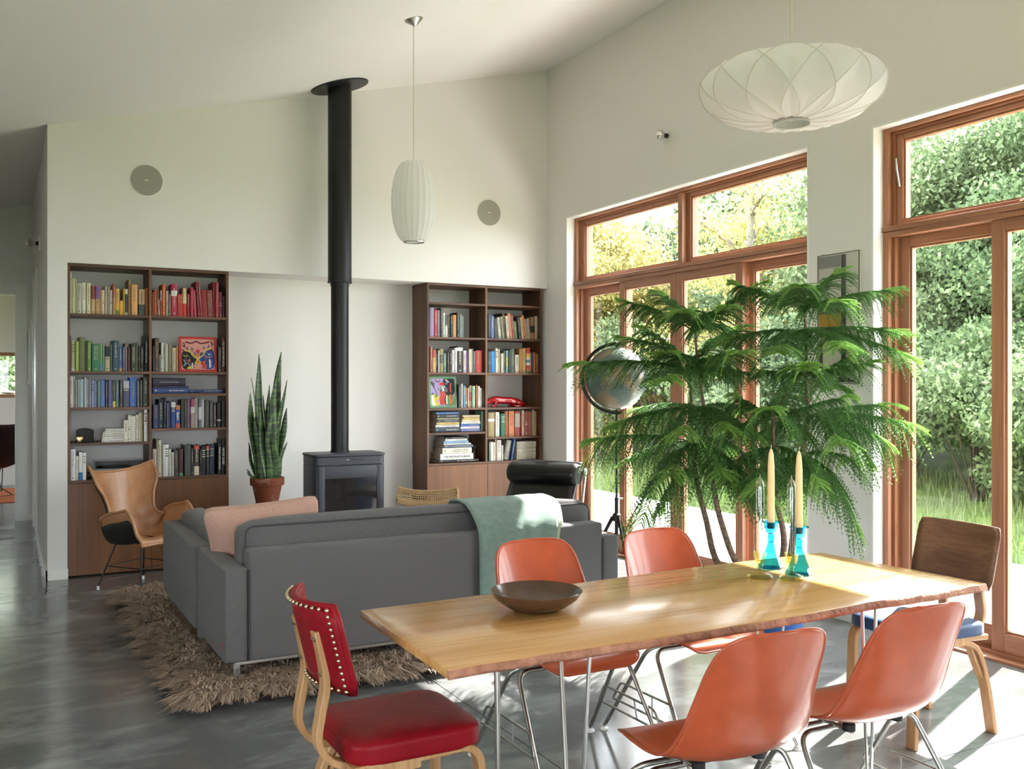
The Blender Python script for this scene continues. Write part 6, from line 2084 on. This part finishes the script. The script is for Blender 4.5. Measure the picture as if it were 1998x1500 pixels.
MB().lathe([(.001, 0), (.145, 0), (.15, .01), (.185, .33), (.195, .335), (.197, .375), (.190, .38), (.178, .375), (.172, .33), (.001, .33)], 40).build('pot', M['blue_pot'], pine)
MB().lathe([(.173, .332), (.08, .34), (.001, .342)], 28).build('soil', M['potting_soil'], pine)
for k, tr in enumerate(TRUNKS):
    P = catmull([(a - PX, b - PY, c) for a, b, c in tr], 6)
    n = len(P)
    MB().tube(P, [(.021) * (1 - .72 * i / (n - 1)) for i in range(n)], 10).build('trunk', M['pine_bark'], pine)
def pine_branch(base, tip, seed):
    r = np.random.default_rng(seed)
    b = np.array(base) - np.array((PX, PY, 0))
    e = np.array(tip) - np.array((PX, PY, 0))
    L = np.linalg.norm(e - b)
    bow = .10 * L + max(0, (b[2] - e[2])) * .25
    m = (b + e) / 2 + np.array([0, 0, bow]) + r.normal(size=3) * .012
    f = np.linspace(0, 1, 34)[:, None]
    ax = (1 - f) ** 2 * b + 2 * f * (1 - f) * m + f * f * e
    ax[:, 2] += .02 * np.maximum(0, f[:, 0] - .8) * 5 * L * (1 if e[2] > b[2] else .3)
    # stem
    br = MB().tube([tuple(p) for p in ax[::3]], [.0045 * (1 - .75 * i / 11) for i in range(12)], 6).build('branch', M['twig'], pine)
    # branchlets
    ns = int(max(16, L / .0118))
    V, F, mi = [], [], []
    st = 18
    for s in range(ns):
        ff = .13 + .87 * (s + r.random() * .6) / ns
        ff = min(ff, .995)
        i0 = min(int(ff * 33), 32)
        w = ff * 33 - i0
        p = ax[i0] * (1 - w) + ax[i0 + 1] * w
        tg = ax[i0 + 1] - ax[i0]
        tg = tg / np.linalg.norm(tg)
        sd = np.cross(tg, [0, 0, 1.])
        sd /= np.linalg.norm(sd) + 1e-9
        ln = L * .30 * (.35 + 1.25 * math.sin(math.pi * min(1, ff * 1.02)) ** .8) * (.8 + .4 * r.random())
        ln = min(max(ln, .045), .20)
        for sg in (-1, 1):
            d0 = sd * sg * (.75 + .2 * r.random()) + tg * (.55 + .35 * r.random()) + np.array([0, 0, .12 + .22 * r.random()])
            d0 /= np.linalg.norm(d0)
            t = np.linspace(0, 1, st)[:, None]
            dr = ((.40 if base[2] > 1.4 else .75) + .55 * r.random()) * ln * (.4 if ff > .85 else 1.0)
            q = p + d0 * ln * t + np.array([0, 0, -1.]) * dr * t ** 2
            dq = np.gradient(q, axis=0)
            dq /= np.linalg.norm(dq, axis=1)[:, None] + 1e-9
            u1 = np.cross(dq, np.array([.3, .2, 1.]))
            u1 /= np.linalg.norm(u1, axis=1)[:, None] + 1e-9
            u2 = np.cross(dq, u1)
            nl = ((.0135) * (1 - .25 * t[:, 0]))[:, None]
            for k in range(5):
                a = 2 * math.pi * k / 5 + r.random() * 1.2
                o = u1 * math.cos(a) + u2 * math.sin(a)
                tipn = q + o * nl * .72 + dq * nl * .95
                wv = np.cross(o, dq) * .0022
                tri = np.stack([q - wv, q + wv, tipn], 1)
                V.append(tri.reshape(-1, 3))
                mi.append(np.full(st, 1 if ff > .80 else 0))
            # core
            c = np.stack([q[:-1] - u1[:-1] * .0019, q[:-1] + u1[:-1] * .0019, q[1:]], 1)
            V.append(c.reshape(-1, 3))
            mi.append(np.full(st - 1, 1 if ff > .80 else 0))
    V = np.concatenate(V)
    F = np.arange(len(V)).reshape(-1, 3)
    o = np_mesh('needles', V, F, M['needle'], br, False)
    o.data.materials.append(M['needle_tip'])
    o.data.polygons.foreach_set('material_index', np.concatenate(mi).astype(np.int32))
    o['kind'] = 'stuff'
sd_ = 100
for base, tips in WHORLS:
    for tip in tips:
        sd_ += 1
        pine_branch(base, tip, sd_)
